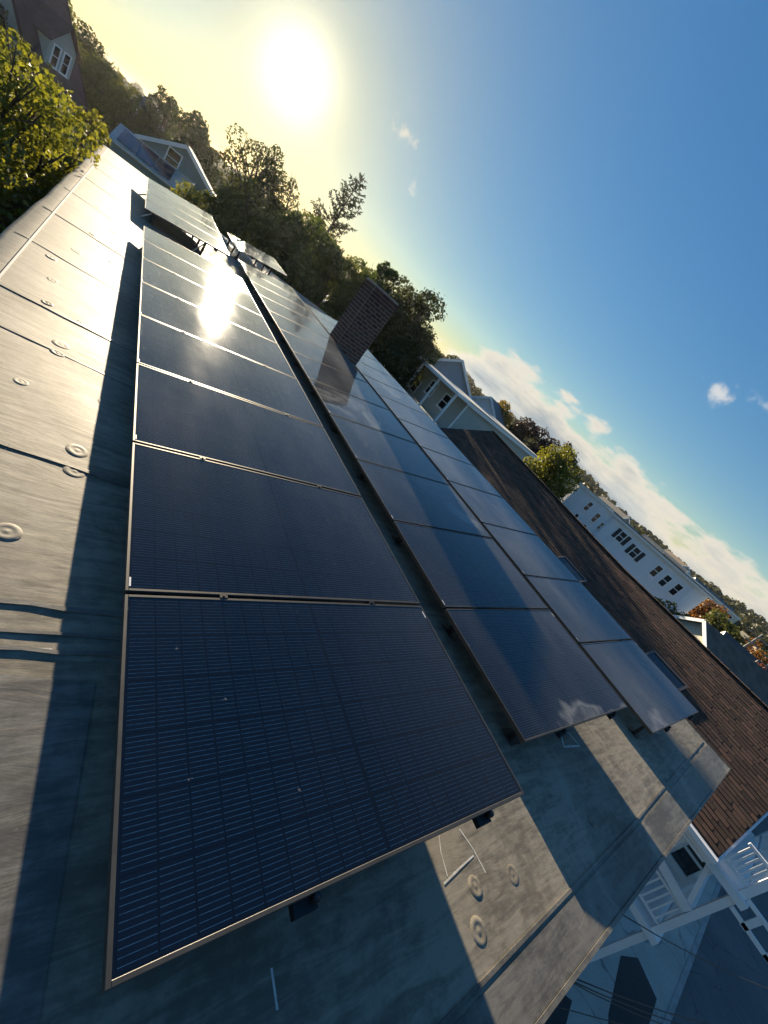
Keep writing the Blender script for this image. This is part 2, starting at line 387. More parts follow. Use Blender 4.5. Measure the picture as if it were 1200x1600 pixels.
# ------------------------------------------------------------------ mesh helpers
class MB:
    def __init__(s): s.v = []; s.f = []
    def add(s, vs, fs):
        k = len(s.v); s.v += [tuple(p) for p in vs]; s.f += [tuple(i + k for i in q) for q in fs]; return s
    def box(s, x0, y0, z0, x1, y1, z1):
        return s.add([(x0, y0, z0), (x1, y0, z0), (x1, y1, z0), (x0, y1, z0), (x0, y0, z1), (x1, y0, z1), (x1, y1, z1), (x0, y1, z1)],
                     [(0, 3, 2, 1), (4, 5, 6, 7), (0, 1, 5, 4), (1, 2, 6, 5), (2, 3, 7, 6), (3, 0, 4, 7)])
    def hexa(s, b, t):
        return s.add(list(b) + list(t), [(0, 3, 2, 1), (4, 5, 6, 7), (0, 1, 5, 4), (1, 2, 6, 5), (2, 3, 7, 6), (3, 0, 4, 7)])
    def bar(s, p0, p1, w, h, up=(0, 0, 1)):
        p0 = Vector(p0); p1 = Vector(p1); d = (p1 - p0).normalized(); up = Vector(up)
        if abs(d.dot(up)) > 0.98: up = Vector((0, 1, 0))
        a = d.cross(up).normalized() * (w / 2); b = a.cross(d).normalized() * (h / 2)
        return s.hexa([p0 - a - b, p0 + a - b, p0 + a + b, p0 - a + b], [p1 - a - b, p1 + a - b, p1 + a + b, p1 - a + b])
    def tube(s, pts, rad, n=6):
        k = len(s.v)
        for i, p in enumerate(pts):
            p = Vector(p); d = (Vector(pts[min(i + 1, len(pts) - 1)]) - Vector(pts[max(i - 1, 0)])).normalized()
            a = d.cross(Vector((0.31, 0.17, 0.93))).normalized(); b = d.cross(a)
            r = rad[i] if isinstance(rad, (list, tuple)) else rad
            for j in range(n):
                t = 2 * math.pi * j / n
                s.v.append(tuple(p + (a * math.cos(t) + b * math.sin(t)) * r))
        for i in range(len(pts) - 1):
            for j in range(n):
                s.f.append((k + i * n + j, k + i * n + (j + 1) % n, k + (i + 1) * n + (j + 1) % n, k + (i + 1) * n + j))
        s.f.append(tuple(k + j for j in range(n))[::-1]); s.f.append(tuple(k + (len(pts) - 1) * n + j for j in range(n)))
        return s
    def lathe(s, prof, n=16, c=(0, 0, 0)):
        k = len(s.v)
        for r, z in prof:
            for j in range(n):
                t = 2 * math.pi * j / n; s.v.append((c[0] + r * math.cos(t), c[1] + r * math.sin(t), c[2] + z))
        for i in range(len(prof) - 1):
            for j in range(n):
                s.f.append((k + i * n + j, k + i * n + (j + 1) % n, k + (i + 1) * n + (j + 1) % n, k + (i + 1) * n + j))
        return s
    def mesh(s, name, mat, smooth=False):
        me = bpy.data.meshes.new(name); me.from_pydata(s.v, [], s.f); me.update()
        me.materials.append(mat)
        if smooth: me.polygons.foreach_set('use_smooth', [True] * len(me.polygons))
        return me
    def build(s, name, mat, parent=None, smooth=False, loc=None):
        return put(name, s.mesh(name, MT[mat] if isinstance(mat, str) else mat, smooth), parent, loc)


def put(name, mesh, parent=None, loc=None):
    o = bpy.data.objects.new(name, mesh); COL.objects.link(o)
    if parent: o.parent = parent
    if loc: o.location = loc
    return o


def thing(name, label, cat, loc=(0, 0, 0), rz=0.0, group=None):
    o = bpy.data.objects.new(name, None); COL.objects.link(o)
    o.location = loc; o.rotation_euler = (0, 0, rz); o.empty_display_size = 0.2
    o['label'] = label; o['category'] = cat
    if group: o['group'] = group
    return o


def tag(o, label, cat, group=None):
    o['label'] = label; o['category'] = cat
    if group: o['group'] = group
    return o


def structure(o): o['kind'] = 'structure'; return o


def quads_mesh(name, V, mat):
    """V: (n,4,3) array of separate quads"""
    n = len(V); me = bpy.data.meshes.new(name)
    me.vertices.add(n * 4); me.vertices.foreach_set('co', np.asarray(V, np.float32).reshape(-1))
    me.loops.add(n * 4); me.loops.foreach_set('vertex_index', np.arange(n * 4, dtype=np.int32))
    me.polygons.add(n); me.polygons.foreach_set('loop_start', np.arange(0, n * 4, 4, dtype=np.int32))
    me.polygons.foreach_set('loop_total', np.full(n, 4, np.int32))
    me.update(); me.validate(); me.materials.append(mat)
    return me


GZ = -9.0     # street level; the flat roof itself is at z = 0

# ------------------------------------------------------------------ ground, street, hills
def sheet(name, x0, y0, x1, y1, z, mat):
    return structure(MB().add([(x0, y0, z), (x1, y0, z), (x1, y1, z), (x0, y1, z)], [(0, 1, 2, 3)]).build(name, mat))

sheet('ground', -2500, -2500, 2500, 2500, GZ - 0.15, 'grass')
sheet('road', -200, -14.5, 220, -5.95, GZ - 0.12, 'asphalt')
structure(MB().box(-60, -5.75, GZ - 0.14, 90, 13.5, GZ).build('pavement', 'concrete'))
structure(MB().box(-60, -5.94, GZ - 0.14, 90, -5.752, GZ + 0.012).build('kerb', pmat('granite_kerb', (0.24, 0.24, 0.23), 0.85, (0.34, 0.34, 0.33), 3)))
structure(MB().add([(16.2, -4.55, 0), (18.6, -4.1, 0), (19.6, -4.5, 0), (19.3, -5.4, 0), (16.0, -5.6, 0), (14.0, -5.5, 0)], [(0, 5, 4, 3, 2, 1)]).build('asphalt_patch', 'tar', loc=(0, 0, GZ + 0.004)))
structure(MB().add([(9.5, -3.2, 0), (14.2, -3.15, 0), (14.8, -3.75, 0), (12.4, -4.3, 0), (9.3, -4.3, 0)], [(0, 4, 3, 2, 1)]).build('asphalt_patch', 'tar', loc=(0, 0, GZ + 0.004)))

def hill(name, d, azs, els, depth, mat):
    rng = random.Random(d)
    vs, fs = [], []
    n = 160; az0, az1 = azs
    for i in range(n + 1):
        t = i / n; a = R(az0 + (az1 - az0) * t)
        e = els[0]
        k = t * (len(els) - 1); j = min(int(k), len(els) - 2); e = els[j] + (els[j + 1] - els[j]) * (k - j)
        ztop = d * math.tan(R(e)) + 1.66 + rng.uniform(-0.8, 0.8) * d / 500
        for q in range(7):
            w = q / 6
            dd = d - depth * (1 - w) if q < 6 else d + depth
            zz = GZ - 1 + (ztop - GZ + 1) * (math.sin(w * math.pi / 2) ** 1.2) if q < 6 else GZ - 1
            vs.append((dd * math.sin(a), dd * math.cos(a), zz + (rng.uniform(-1, 1) * d / 600 if 0 < q < 6 else 0)))
    for i in range(n):
        for q in range(6):
            a = i * 7 + q; fs.append((a, a + 7, a + 8, a + 1))
    return structure(MB().add(vs, fs).build(name, mat, smooth=True))

HILL = hill('hill', 620, (-60, 150), (0.5, 0.3, 0.5, 0.3, 0.2, 0.35, 0.7, 0.8, 0.6, 0.5), 330, 'hill')

# ------------------------------------------------------------------ our building
bld = thing('flat_roof_building', 'flat roofed building in dark rubber membrane carrying rows of solar panels', 'building', (0, 0, GZ))
RX0, RX1, RY0, RY1 = -1.02, 8.22, -0.645, 19.4
OFF = (0, 0, -GZ)
MB().box(RX0 + 0.08, RY0 + 0.08, GZ, RX1 - 0.08, RY1 - 0.08, -0.13).build('wall', 'greywall', bld, loc=OFF)
mb = MB()       # membrane sheet: rolls down over the west edge, crisp on the others
xs = [RX0 - 0.075, RX0 - 0.07, RX0 - 0.055, RX0 - 0.02, RX0 + 0.10] + [RX0 + 0.3 + i * 0.32 for i in range(28)]
xs = [x for x in xs if x < RX1 - 0.05] + [RX1]
zs = {0: -0.12, 1: -0.055, 2: -0.022, 3: -0.006}
ny = 80; rng = random.Random(4)
for j in range(ny + 1):
    y = RY0 + (RY1 - RY0) * j / ny
    for i, x in enumerate(xs):
        wob = 0.006 * math.sin(y * 1.7) + 0.004 * math.sin(y * 4.1) if i < 4 else 0
        taper = -0.0075 * (y if i < 5 else 0)
        mb.v.append((x + wob + taper, y, zs.get(i, 0.0) + (rng.uniform(-0.002, 0.002) if 4 < i < len(xs) - 1 and 0 < j < ny else 0)))
nx = len(xs)
for j in range(ny):
    for i in range(nx - 1):
        a = j * nx + i; mb.f.append((a, a + 1, a + nx + 1, a + nx))
mb.build('membrane', 'membrane', bld, smooth=True, loc=OFF)
# front band of older grey membrane and its lap
MB().add([(RX0 - 0.03, RY0 + 0.004, 0.0045), (RX1 - 0.01, RY0 + 0.004, 0.0045), (RX1 - 0.01, -0.30, 0.0045), (4.3, -0.42, 0.0045), (1.2, -0.48, 0.0045), (RX0 - 0.03, -0.50, 0.0045)], [(0, 1, 2, 3, 4, 5)]).build('membrane_band', 'edge', bld, loc=OFF)
MB().add([(RX0 - 0.03, -0.496, 0.0042), (-0.1, -0.49, 0.0042), (-0.02, 0.86, 0.0042), (-0.30, 0.90, 0.0042), (RX0 - 0.05, 0.93, 0.0042)], [(0, 1, 2, 3, 4)]).build('membrane_band', 'patch', bld, loc=OFF)
def seam(pts, w, h, mat='edge'):
    m = MB()
    for i in range(len(pts) - 1): m.bar((*pts[i], h / 2 + 0.0005), (*pts[i + 1], h / 2 + 0.0005), w, h)
    return m.build('seam', mat, bld, loc=OFF)
rng = random.Random(9)
def wavy(p0, p1, n=14, a=0.006):
    return [(p0[0] + (p1[0] - p0[0]) * i / n, p0[1] + (p1[1] - p0[1]) * i / n + rng.uniform(-a, a)) for i in range(n + 1)]
for y0, y1, w, h in ((2.24, 2.04, 0.030, 0.005), (3.53, 3.32, 0.02, 0.003), (4.22, 4.05, 0.045, 0.005), (5.7, 5.5, 0.02, 0.003), (7.3, 7.15, 0.03, 0.004), (9.2, 9.0, 0.03, 0.003), (11.3, 11.2, 0.03, 0.004), (13.5, 13.4, 0.03, 0.003), (16.0, 15.9, 0.03, 0.003)):
    seam(wavy((RX0 - 0.04, y0), (0.9, y1)), w, h)
seam(wavy((RX0, 1.235), (0.5, 1.16)), 0.022, 0.006, 'patch')
seam(wavy((RX0, 1.10), (0.5, 1.05)), 0.014, 0.005, 'patch')
seam(wavy((RX0, 1.02), (0.5, 0.97)), 0.016, 0.006, 'patch')
seam([(x, -0.50 + 0.02 * (x + 1) + (0.05 * max(0, x - 3.5)) * 0.35) for x in np.arange(RX0, RX1 - 0.1, 0.35)], 0.016, 0.0048, 'edge')
seam([(RX0 + 0.13 - 0.0085 * y, y) for y in np.arange(1.3, 19.0, 0.5)], 0.018, 0.012, pmat('pale_sealant', (0.42, 0.41, 0.38), 0.6))
# perimeter metal
MB().box(RX0 - 0.02, RY0 - 0.018, -0.12, RX1 + 0.018, RY0 + 0.002, 0.0095).build('edge_trim', 'edge', bld, loc=OFF)
MB().box(RX1 - 0.001, RY0 + 0.003, -0.12, RX1 + 0.02, RY1 + 0.02, 0.010).build('edge_trim', 'edge', bld, loc=OFF)
MB().box(RX0 - 0.3, RY1 + 0.001, -0.12, RX1 - 0.002, RY1 + 0.02, 0.010).build('edge_trim', 'edge', bld, loc=OFF)
# fastener plates telegraphing through the membrane
plate_me = MB().lathe([(0.056, -0.002), (0.048, 0.006), (0.040, 0.010), (0.031, 0.008), (0.025, 0.004), (0.014, 0.005), (0.008, 0.009), (0.0, 0.010)], 18).mesh('fastener_plate', MT['membrane'], True)
plates = [(-0.40, 1.57), (-0.22, 2.32), (-0.21, 2.12), (-0.56, 2.86), (-0.45, 3.45), (-0.45, 3.62), (-0.40, 4.2), (-0.61, 6.2), (-0.66, 4.88), (-0.30, 5.43), (-0.25, 6.6), (-0.55, 7.4),
          (-0.35, 8.3), (-0.62, 9.4), (-0.30, 10.3), (-0.5, 11.6), (-0.75, 5.5), (-0.33, 13.0), (-0.62, 4.28), (-0.12, 3.0),
          (1.60, -0.20), (1.50, -0.33), (1.92, -0.24), (2.12, -0.55), (3.1, -0.25)]
for (x, y) in plates:
    o = put('fastener_plate', plate_me, bld, (x, y, 0.001 - GZ))
    k = rng.uniform(0.72, 1.12); o.scale = (k * rng.uniform(0.9, 1.1), k * rng.uniform(0.85, 1.1), rng.uniform(0.12, 0.40)); o.rotation_euler = (rng.uniform(-0.03, 0.03), rng.uniform(-0.03, 0.03), rng.uniform(0, 6))
# chalk layout marks
def chalk(pts, w=0.012):
    m = MB()
    for a, b in zip(pts[:-1], pts[1:]):
        a = Vector((*a, 0.0016)); b = Vector((*b, 0.0016)); d = (b - a).normalized(); s = Vector((-d.y, d.x, 0)) * w / 2
        m.add([a - s, b - s, b + s, a + s], [(0, 1, 2, 3)])
    m.build('chalk_mark', 'chalk', bld, loc=OFF)
chalk([(1.50, 0.045), (1.46, -0.03), (1.44, -0.12)], 0.006); chalk([(1.66, 0.02), (1.70, -0.08), (1.715, -0.18)], 0.008); chalk([(1.40, -0.135), (1.54, -0.115), (1.68, -0.10)], 0.008)
chalk([(3.62, 0.42), (3.40, 0.23), (3.72, 0.20), (3.62, 0.42)], 0.018); chalk([(6.2, 0.25), (5.95, 0.12), (6.3, 0.06), (6.2, 0.25)], 0.02)
chalk([(0.52, -0.10), (0.52, -0.19)], 0.008); chalk([(-0.30, 1.0), (-0.17, 1.0)], 0.012); chalk([(0.04, -0.2), (0.03, -0.27)], 0.006)
# seam ends and the drip stains are in the membrane itself

# ------------------------------------------------------------------ solar panels
PL, PW, PITCH = 1.706, 1.134, 1.154
CX, CY = 0.0905, 0.1818
cells = []
for i in range(18):
    x = 0.020 + i * 0.0918 + (0.012 if i > 8 else 0) + 0.0007
    for j in range(6):
        cells.append((x, 0.0165 + j * 0.1838))
def cell_geo(x, y, z=-0.0055):
    return [(x, y, z), (x + CX, y, z), (x + CX, y + CY, z), (x, y + CY, z), (x + 0.0005, y + 0.0005, z + 0.0012), (x + CX - 0.0005, y + 0.0005, z + 0.0012), (x + CX - 0.0005, y + CY - 0.0005, z + 0.0012), (x + 0.0005, y + CY - 0.0005, z + 0.0012)]
def with_uv(me, ncell):
    uvl = me.uv_layers.new(name='UVMap')
    co = np.empty(len(me.vertices) * 3, np.float32); me.vertices.foreach_get('co', co); co = co.reshape(-1, 3)
    for p in me.polygons:
        c = p.vertices[0] // 8
        base = co[c * 8]
        for li in p.loop_indices:
            v = co[me.loops[li].vertex_index] - base
            uvl.data[li].uv = (v[0] / CX, v[1] / CY)
    return me
BF = [(4, 5, 6, 7), (0, 1, 5, 4), (1, 2, 6, 5), (2, 3, 7, 6), (3, 0, 4, 7)]
one_cell = with_uv(MB().add(cell_geo(0, 0), BF).mesh('cell', MT['cell']), 1)
mb = MB()
for x, y in cells: mb.add(cell_geo(x, y), BF)
all_cells = with_uv(mb.mesh('cells', MT['cell']), 108)
b = 0.0125
fm = MB()
def rail(x0, y0, x1, y1):      # a frame rail with a small chamfer on its top
    c = 0.0012
    fm.hexa([(x0, y0, -0.035), (x1, y0, -0.035), (x1, y1, -0.035), (x0, y1, -0.035)], [(x0, y0, -c), (x1, y0, -c), (x1, y1, -c), (x0, y1, -c)])
    fm.hexa([(x0, y0, -c), (x1, y0, -c), (x1, y1, -c), (x0, y1, -c)], [(x0 + c, y0 + c, 0), (x1 - c, y0 + c, 0), (x1 - c, y1 - c, 0), (x0 + c, y1 - c, 0)])
rail(0, 0, b, PW); rail(PL - b, 0, PL, PW); rail(b, 0, PL - b, b); rail(b, PW - b, PL - b, PW)
frame_me = fm.mesh('frame', MT['frame'])
back_me = MB().box(b - 0.001, b - 0.001, -0.011, PL - b + 0.001, PW - b + 0.001, -0.0072).mesh('backsheet', MT['back'])
glass_me = MB().add([(b - 0.0005, b - 0.0005, -0.0022), (PL - b + 0.0005, b - 0.0005, -0.0022), (PL - b + 0.0005, PW - b + 0.0005, -0.0022), (b - 0.0005, PW - b + 0.0005, -0.0022)], [(0, 1, 2, 3)]).mesh('glass', MT['glass'])
label_me = MB().box(0.0135, 0.025, -0.0019, 0.020, 0.075, -0.0014).mesh('barcode_label', MT['label'])
clamp_me = MB().box(-0.018, -0.009, -0.03, 0.018, 0.009, 0.004).lathe([(0.006, 0.004), (0.006, 0.010), (0, 0.010)], 8).mesh('clamp', MT['rack'])
hook_me = MB().box(-0.04, -0.035, -0.065, 0.04, 0.012, -0.036).lathe([(0.012, -0.036), (0.014, -0.015), (0.012, -0.004), (0, -0.002)], 10, (0.03, -0.012, 0)).mesh('rail_end', MT['rack'])
ORD = ['nearest', 'second', 'third', 'fourth', 'fifth', 'sixth', 'seventh', 'eighth', 'ninth', 'tenth', 'eleventh', 'twelfth', 'thirteenth']
prng = random.Random(8)
def panel(o, th, rise, label, group, cellwise, near_end, legs=0.0, ay=0.0):
    t = thing('solar_panel', label, 'solar panel', o, 0, group)
    t.rotation_euler = (ay + prng.uniform(-0.0012, 0.0012), -th + prng.uniform(-0.0012, 0.0012), 0)
    put('frame', frame_me, t); put('backsheet', back_me, t); put('glass', glass_me, t)
    if cellwise:
        for x, y in cells: put('cell', one_cell, t, (x, y, 0))
    else:
        c = put('cells', all_cells, t); c['kind'] = 'stuff'
    put('barcode_label', label_me, t, None if not near_end else (PL - 0.036, PW - 0.12, 0))
    for cx in (0.40, PL - 0.42):
        put('clamp', clamp_me, t, (cx, PW + 0.010, -0.002))
        if near_end: put('rail_end', hook_me, t, (cx + 0.12, 0, 0))
    # supports: feet under the low rail, posts under the high rail
    Mi = t.matrix_basis.inverted()
    for cx in (0.16, PL - 0.50):
        for cy in ((0.10, PW - 0.10) if near_end else (PW - 0.10,)):
            top = t.matrix_basis @ Vector((cx, cy, -0.0355))
            m = MB()
            m.hexa([Mi @ Vector((top.x + a, top.y + c, 0.012)) for a, c in ((-.025, -.02), (.025, -.02), (.025, .02), (-.025, .02))],
                   [Mi @ Vector((top.x + a, top.y + c, top.z - 0.003 + a * math.tan(th))) for a, c in ((-.02, -.015), (.02, -.015), (.02, .015), (-.02, .015))])
            m.hexa([Mi @ Vector((top.x + a, top.y + c, 0.0065)) for a, c in ((-.07, -.06), (.07, -.06), (.07, .06), (-.07, .06))],
                   [Mi @ Vector((top.x + a, top.y + c, 0.013)) for a, c in ((-.07, -.06), (.07, -.06), (.07, .06), (-.07, .06))])
            m.build('foot', 'rack', t)
            if legs and cy < 0.5:
                q = MB(); q.bar(Mi @ Vector((top.x, top.y + 0.02, top.z - 0.004)), Mi @ Vector((top.x - 0.16, top.y + 0.02, 0.014)), 0.03, 0.02)
                q.build('brace', 'bright', t)
    return t
rows = [(0.0, 0.0, 0.200, 0.1356, 8, 'in the row beside the bare membrane strip'),
        (2.501, 0.288, 0.168, 0.1607, 12, 'in the middle row, between two other rows'),
        (5.173, 0.057, 0.215, 0.1446, 13, 'in the row facing the brown shingle roof')]
for r, (x0, s, h, th, n, where) in enumerate(rows):
    for k in range(n):
        lab = ('solar panel nearest the chalk marks ' if k == 0 else ORD[k] + ' solar panel from the chalk marks ') + where
        panel((x0, s + k * PITCH, h), th, 0, lab, 'black solar panels in rows on the flat roof', (r == 0 and k < 3) or (r == 1 and k == 0), k == 0)
for k in range(4):
    panel((0.0, 11.1 + k * PITCH, 0.21 + 0.03 * k), 0.1356, 0, ['first', 'second', 'third', 'fourth'][k] + ' panel of the separate four-panel block beyond the gap in its row', 'solar panels in the raised blocks beyond the gap', False, k == 0, 0.3, 0.026)
for k in range(2):
    panel((2.52, 15.1 + k * PITCH, 0.30 + 0.02 * k), 0.1607, 0, ['first', 'second'][k] + ' panel of the short raised block past the end of the middle row', 'solar panels in the raised blocks beyond the gap', False, k == 0, 0.3, 0.02)

# ------------------------------------------------------------------ brick chimney
cx0, cx1, cy0, cy1, ct = 4.29, 5.05, 9.55, 10.17, 2.07
ch = thing('brick_chimney', 'dark red brick chimney rising in the gap between two solar panel rows', 'chimney', (4.67, 9.86, 0.0))
CO = (-4.67, -9.86, 0.0)
MB().box(cx0 - 0.003, cy0 - 0.003, 0.002, cx1 + 0.003, cy1 + 0.003, ct - 0.02).build('mortar_core', 'mortar', ch, loc=CO)
BL, BH, J = 0.192, 0.070, 0.014
brick_me = MB().box(-BL / 2, -0.02, 0, BL / 2, 0.02, BH).mesh('brick', MT['brick'])
half_me = MB().box(-BL / 4, -0.02, 0, BL / 4, 0.02, BH).mesh('brick', MT['brick'])
rng = random.Random(21)
nz = int((ct - 0.25) / (BH + J))
for c in range(nz):
    z = 0.25 + c * (BH + J)
    corb = 0.025 if c >= nz - 3 else 0.0
    for face in (0, 3, 1, 2):
        if face in (1, 2) and c < nz - 5: continue          # backs of the stack, low down: never seen
        ln = (cx1 - cx0) if face in (0, 2) else (cy1 - cy0)
        st = ln / 4
        row = [(-ln / 2 + st * (q + 0.5), st) for q in range(4)] if (c + face) % 2 else [(-ln / 2 + st / 4, st / 2)] + [(-ln / 2 + st * (q + 1), st) for q in range(3)] + [(ln / 2 - st / 4, st / 2)]
        for u, wd in row:
            mx, my = (cx0 + cx1) / 2, (cy0 + cy1) / 2
            dp = 0.012 + rng.uniform(-0.003, 0.003) - corb
            if face == 0: p, rz = (mx + u, cy0 + dp, z), 0
            elif face == 2: p, rz = (mx + u, cy1 - dp, z), 0
            elif face == 3: p, rz = (cx0 + dp, my + u, z), math.pi / 2
            else: p, rz = (cx1 - dp, my + u, z), math.pi / 2
            o = put('brick', brick_me if wd == st else half_me, ch, (p[0] + CO[0], p[1] + CO[1], p[2])); o.rotation_euler = (0, 0, rz)
            o.scale = ((wd - J) / (BL if wd == st else BL / 2), 1, 1)

# ------------------------------------------------------------------ brown shingled neighbour
EN, EF = Vector((10.0, -1.69, -1.50)), Vector((10.0, 13.0, -1.36))
RN, RF = Vector((15.0, -1.69, 0.50)), Vector((15.0, 13.0, 0.89))
nb = thing('shingled_house', 'house with a brown asphalt shingle gable roof and two skylights', 'house', (13, 5, GZ))
NO = (-13, -5, -GZ)
def ridge(u):
    y = -1.69 + 14.69 * u
    return Vector((15.0, y, 0.50 + 0.39 * max(0.0, (y - 4.5) / 8.5)))      # the old ridge climbs a little towards its far end
def slope(u, v): return EN.lerp(EF, u).lerp(ridge(u), v)
nrm = (RN - EN).cross(EF - EN).normalized()
if nrm.z < 0: nrm = -nrm
MB().box(10.45, -1.25, GZ, 20.2, 12.6, -1.75).build('wall', 'bluewall', nb, loc=NO)
MB().add([(10.45, -1.249, -1.76), (20.2, -1.249, -1.76), (15.1, -1.249, 0.25)], [(0, 1, 2)]).add([(10.45, 12.59, -1.76), (20.2, 12.59, -1.76), (15.3, 12.59, 0.5)], [(0, 2, 1)]).build('gable', 'bluewall', nb, loc=NO)
E2N, E2F = Vector((20.4, -1.69, -1.6)), Vector((20.6, 13.0, -1.4))
dz = Vector((0, 0, -0.09))
roofb = MB()
for i in range(14):
    a, c_ = i / 14, (i + 1) / 14
    q = [EN.lerp(EF, a), EN.lerp(EF, c_), ridge(c_), ridge(a)]; roofb.hexa([p + dz for p in q], q)
    q = [ridge(a), ridge(c_), E2N.lerp(E2F, c_), E2N.lerp(E2F, a)]; roofb.hexa([p + dz for p in q], q)
roof = roofb.build('roof', 'shingle', nb, loc=NO)
SL = (RN - EN).length; LEN = (EF - EN).length
ncourse = 38; nw = 50
pieces = []
rng = random.Random(5)
for c in range(ncourse):
    v0 = c / ncourse; v1 = (c + 1.18) / ncourse; cj = rng.uniform(-0.2, 0.2)
    for q in range(-1, nw):
        u0 = (q + (c % 2) * 0.5 + cj + rng.uniform(-0.012, 0.012)) / nw; u1 = u0 + (0.972 + rng.uniform(-0.008, 0.008)) / nw
        a, bb = max(u0, 0.0005), min(u1, 0.9995)
        if bb - a < 0.004: continue
        v0j = v0 + rng.uniform(-0.0022, 0.0022)
        mid = slope((a + bb) / 2, (v0 + v1) / 2)
        pieces.append(((mid - CAM).length, a, bb, v0j, min(v1, 0.999)))
pieces.sort()
def shingle_geo(m, a, bb, v0, v1, t=0.013):
    lo = nrm * 0.002; hi = nrm * t
    m.hexa([slope(a, v0) + lo, slope(bb, v0) + lo, slope(bb, v1) + nrm * 0.0005, slope(a, v1) + nrm * 0.0005],
           [slope(a, v0) + hi, slope(bb, v0) + hi, slope(bb, v1) + nrm * 0.003, slope(a, v1) + nrm * 0.003])
for (d, a, bb, v0, v1) in pieces[:300]:
    m = MB(); shingle_geo(m, a, bb, v0, v1, 0.013 + rng.uniform(-0.003, 0.005)); m.build('shingle', 'shingle', roof)
m = MB()
for (d, a, bb, v0, v1) in pieces[300:]: shingle_geo(m, a, bb, v0, v1, 0.013 + rng.uniform(-0.003, 0.004))
o = m.build('shingles', 'shingle', roof); o['kind'] = 'stuff'
for i in range(49):
    MB().bar(ridge(i / 49) + Vector((0, 0, 0.02 + rng.uniform(-.003, .004))), ridge((i + 1.08) / 49 if i < 48 else 1.0) + Vector((0, 0, 0.014)), 0.26, 0.02).build('ridge_cap', 'shingle', roof)
# white eaves, rake and gutter
MB().bar(EN + Vector((-0.03, -0.02, -0.12)), EF + Vector((-0.03, 0, -0.12)), 0.04, 0.20).build('fascia', 'white', nb, loc=NO)
MB().bar(EN + Vector((-0.10, -0.02, -0.07)), EF + Vector((-0.10, 0, -0.07)), 0.11, 0.09).build('gutter', 'white', nb, loc=NO)
MB().box(10.0, -1.66, -1.80, 10.45, 12.9, -1.74).build('soffit', 'white', nb, loc=NO)
MB().bar(EN + Vector((0.02, -0.03, -0.15)), RN + Vector((0, -0.03, -0.15)), 0.04, 0.20, (0, 0, 1)).build('rake_board', 'white', nb, loc=NO)
# skylights, curbed, lying on the slope
for (u, v) in ((0.20, 0.50), (0.436, 0.48)):
    ub, vb = 1.0 / LEN / 2, 0.58 / SL / 2
    c = [slope(u - ub, v - vb), slope(u + ub, v - vb), slope(u + ub, v + vb), slope(u - ub, v + vb)]
    f = MB()
    for i in range(4): f.bar(c[i] + nrm * 0.05, c[(i + 1) % 4] + nrm * 0.05, 0.06, 0.10, nrm)
    f = f.build('skylight', pmat('skylight_frame', (0.09, 0.08, 0.075), 0.5), roof)
    MB().hexa([p + nrm * 0.03 for p in c], [p + nrm * 0.075 for p in c]).build('pane', 'pane', f)

# ------------------------------------------------------------------ windows and houses
def window(parent, face, c, w, h, frame='white', shutters=False, mull=True):
    """face: outward local axis ('-x','-y','+x','+y'); c = centre on the wall surface"""
    ax = {'-x': (-1, 0), '+x': (1, 0), '-y': (0, -1), '+y': (0, 1)}[face]
    nx_, ny_ = ax; tx, ty = -ny_, nx_
    def P(t, n, z): return (c[0] + tx * t + nx_ * n, c[1] + ty * t + ny_ * n, c[2] + z)
    def slab(m, t0, t1, z0, z1, n0, n1):
        m.hexa([P(t0, n0, z0), P(t1, n0, z0), P(t1, n1, z0), P(t0, n1, z0)], [P(t0, n0, z1), P(t1, n0, z1), P(t1, n1, z1), P(t0, n1, z1)])
    m = MB(); b = 0.09
    slab(m, -w / 2 - b, -w / 2, -h / 2 - b, h / 2 + b, -0.02, 0.05); slab(m, w / 2, w / 2 + b, -h / 2 - b, h / 2 + b, -0.02, 0.05)
    slab(m, -w / 2, w / 2, h / 2, h / 2 + b, -0.02, 0.048); slab(m, -w / 2 - b - 0.03, w / 2 + b + 0.03, -h / 2 - b - 0.05, -h / 2 - 0.002, -0.02, 0.08)
    if mull: slab(m, -w / 2, w / 2, -0.03, 0.03, -0.01, 0.035)
    f = m.build('window', frame, parent)
    m = MB(); slab(m, -w / 2, w / 2, -h / 2, h / 2, -0.03, 0.012); m.build('pane', 'pane', f)
    if shutters:
        for s in (-1, 1):
            m = MB(); t0 = s * (w / 2 + b + 0.02); t1 = s * (w / 2 + b + 0.40); slab(m, min(t0, t1), max(t0, t1), -h / 2 - 0.05, h / 2 + 0.05, 0.001, 0.04); m.build('shutter', 'shutter', f)
    return f

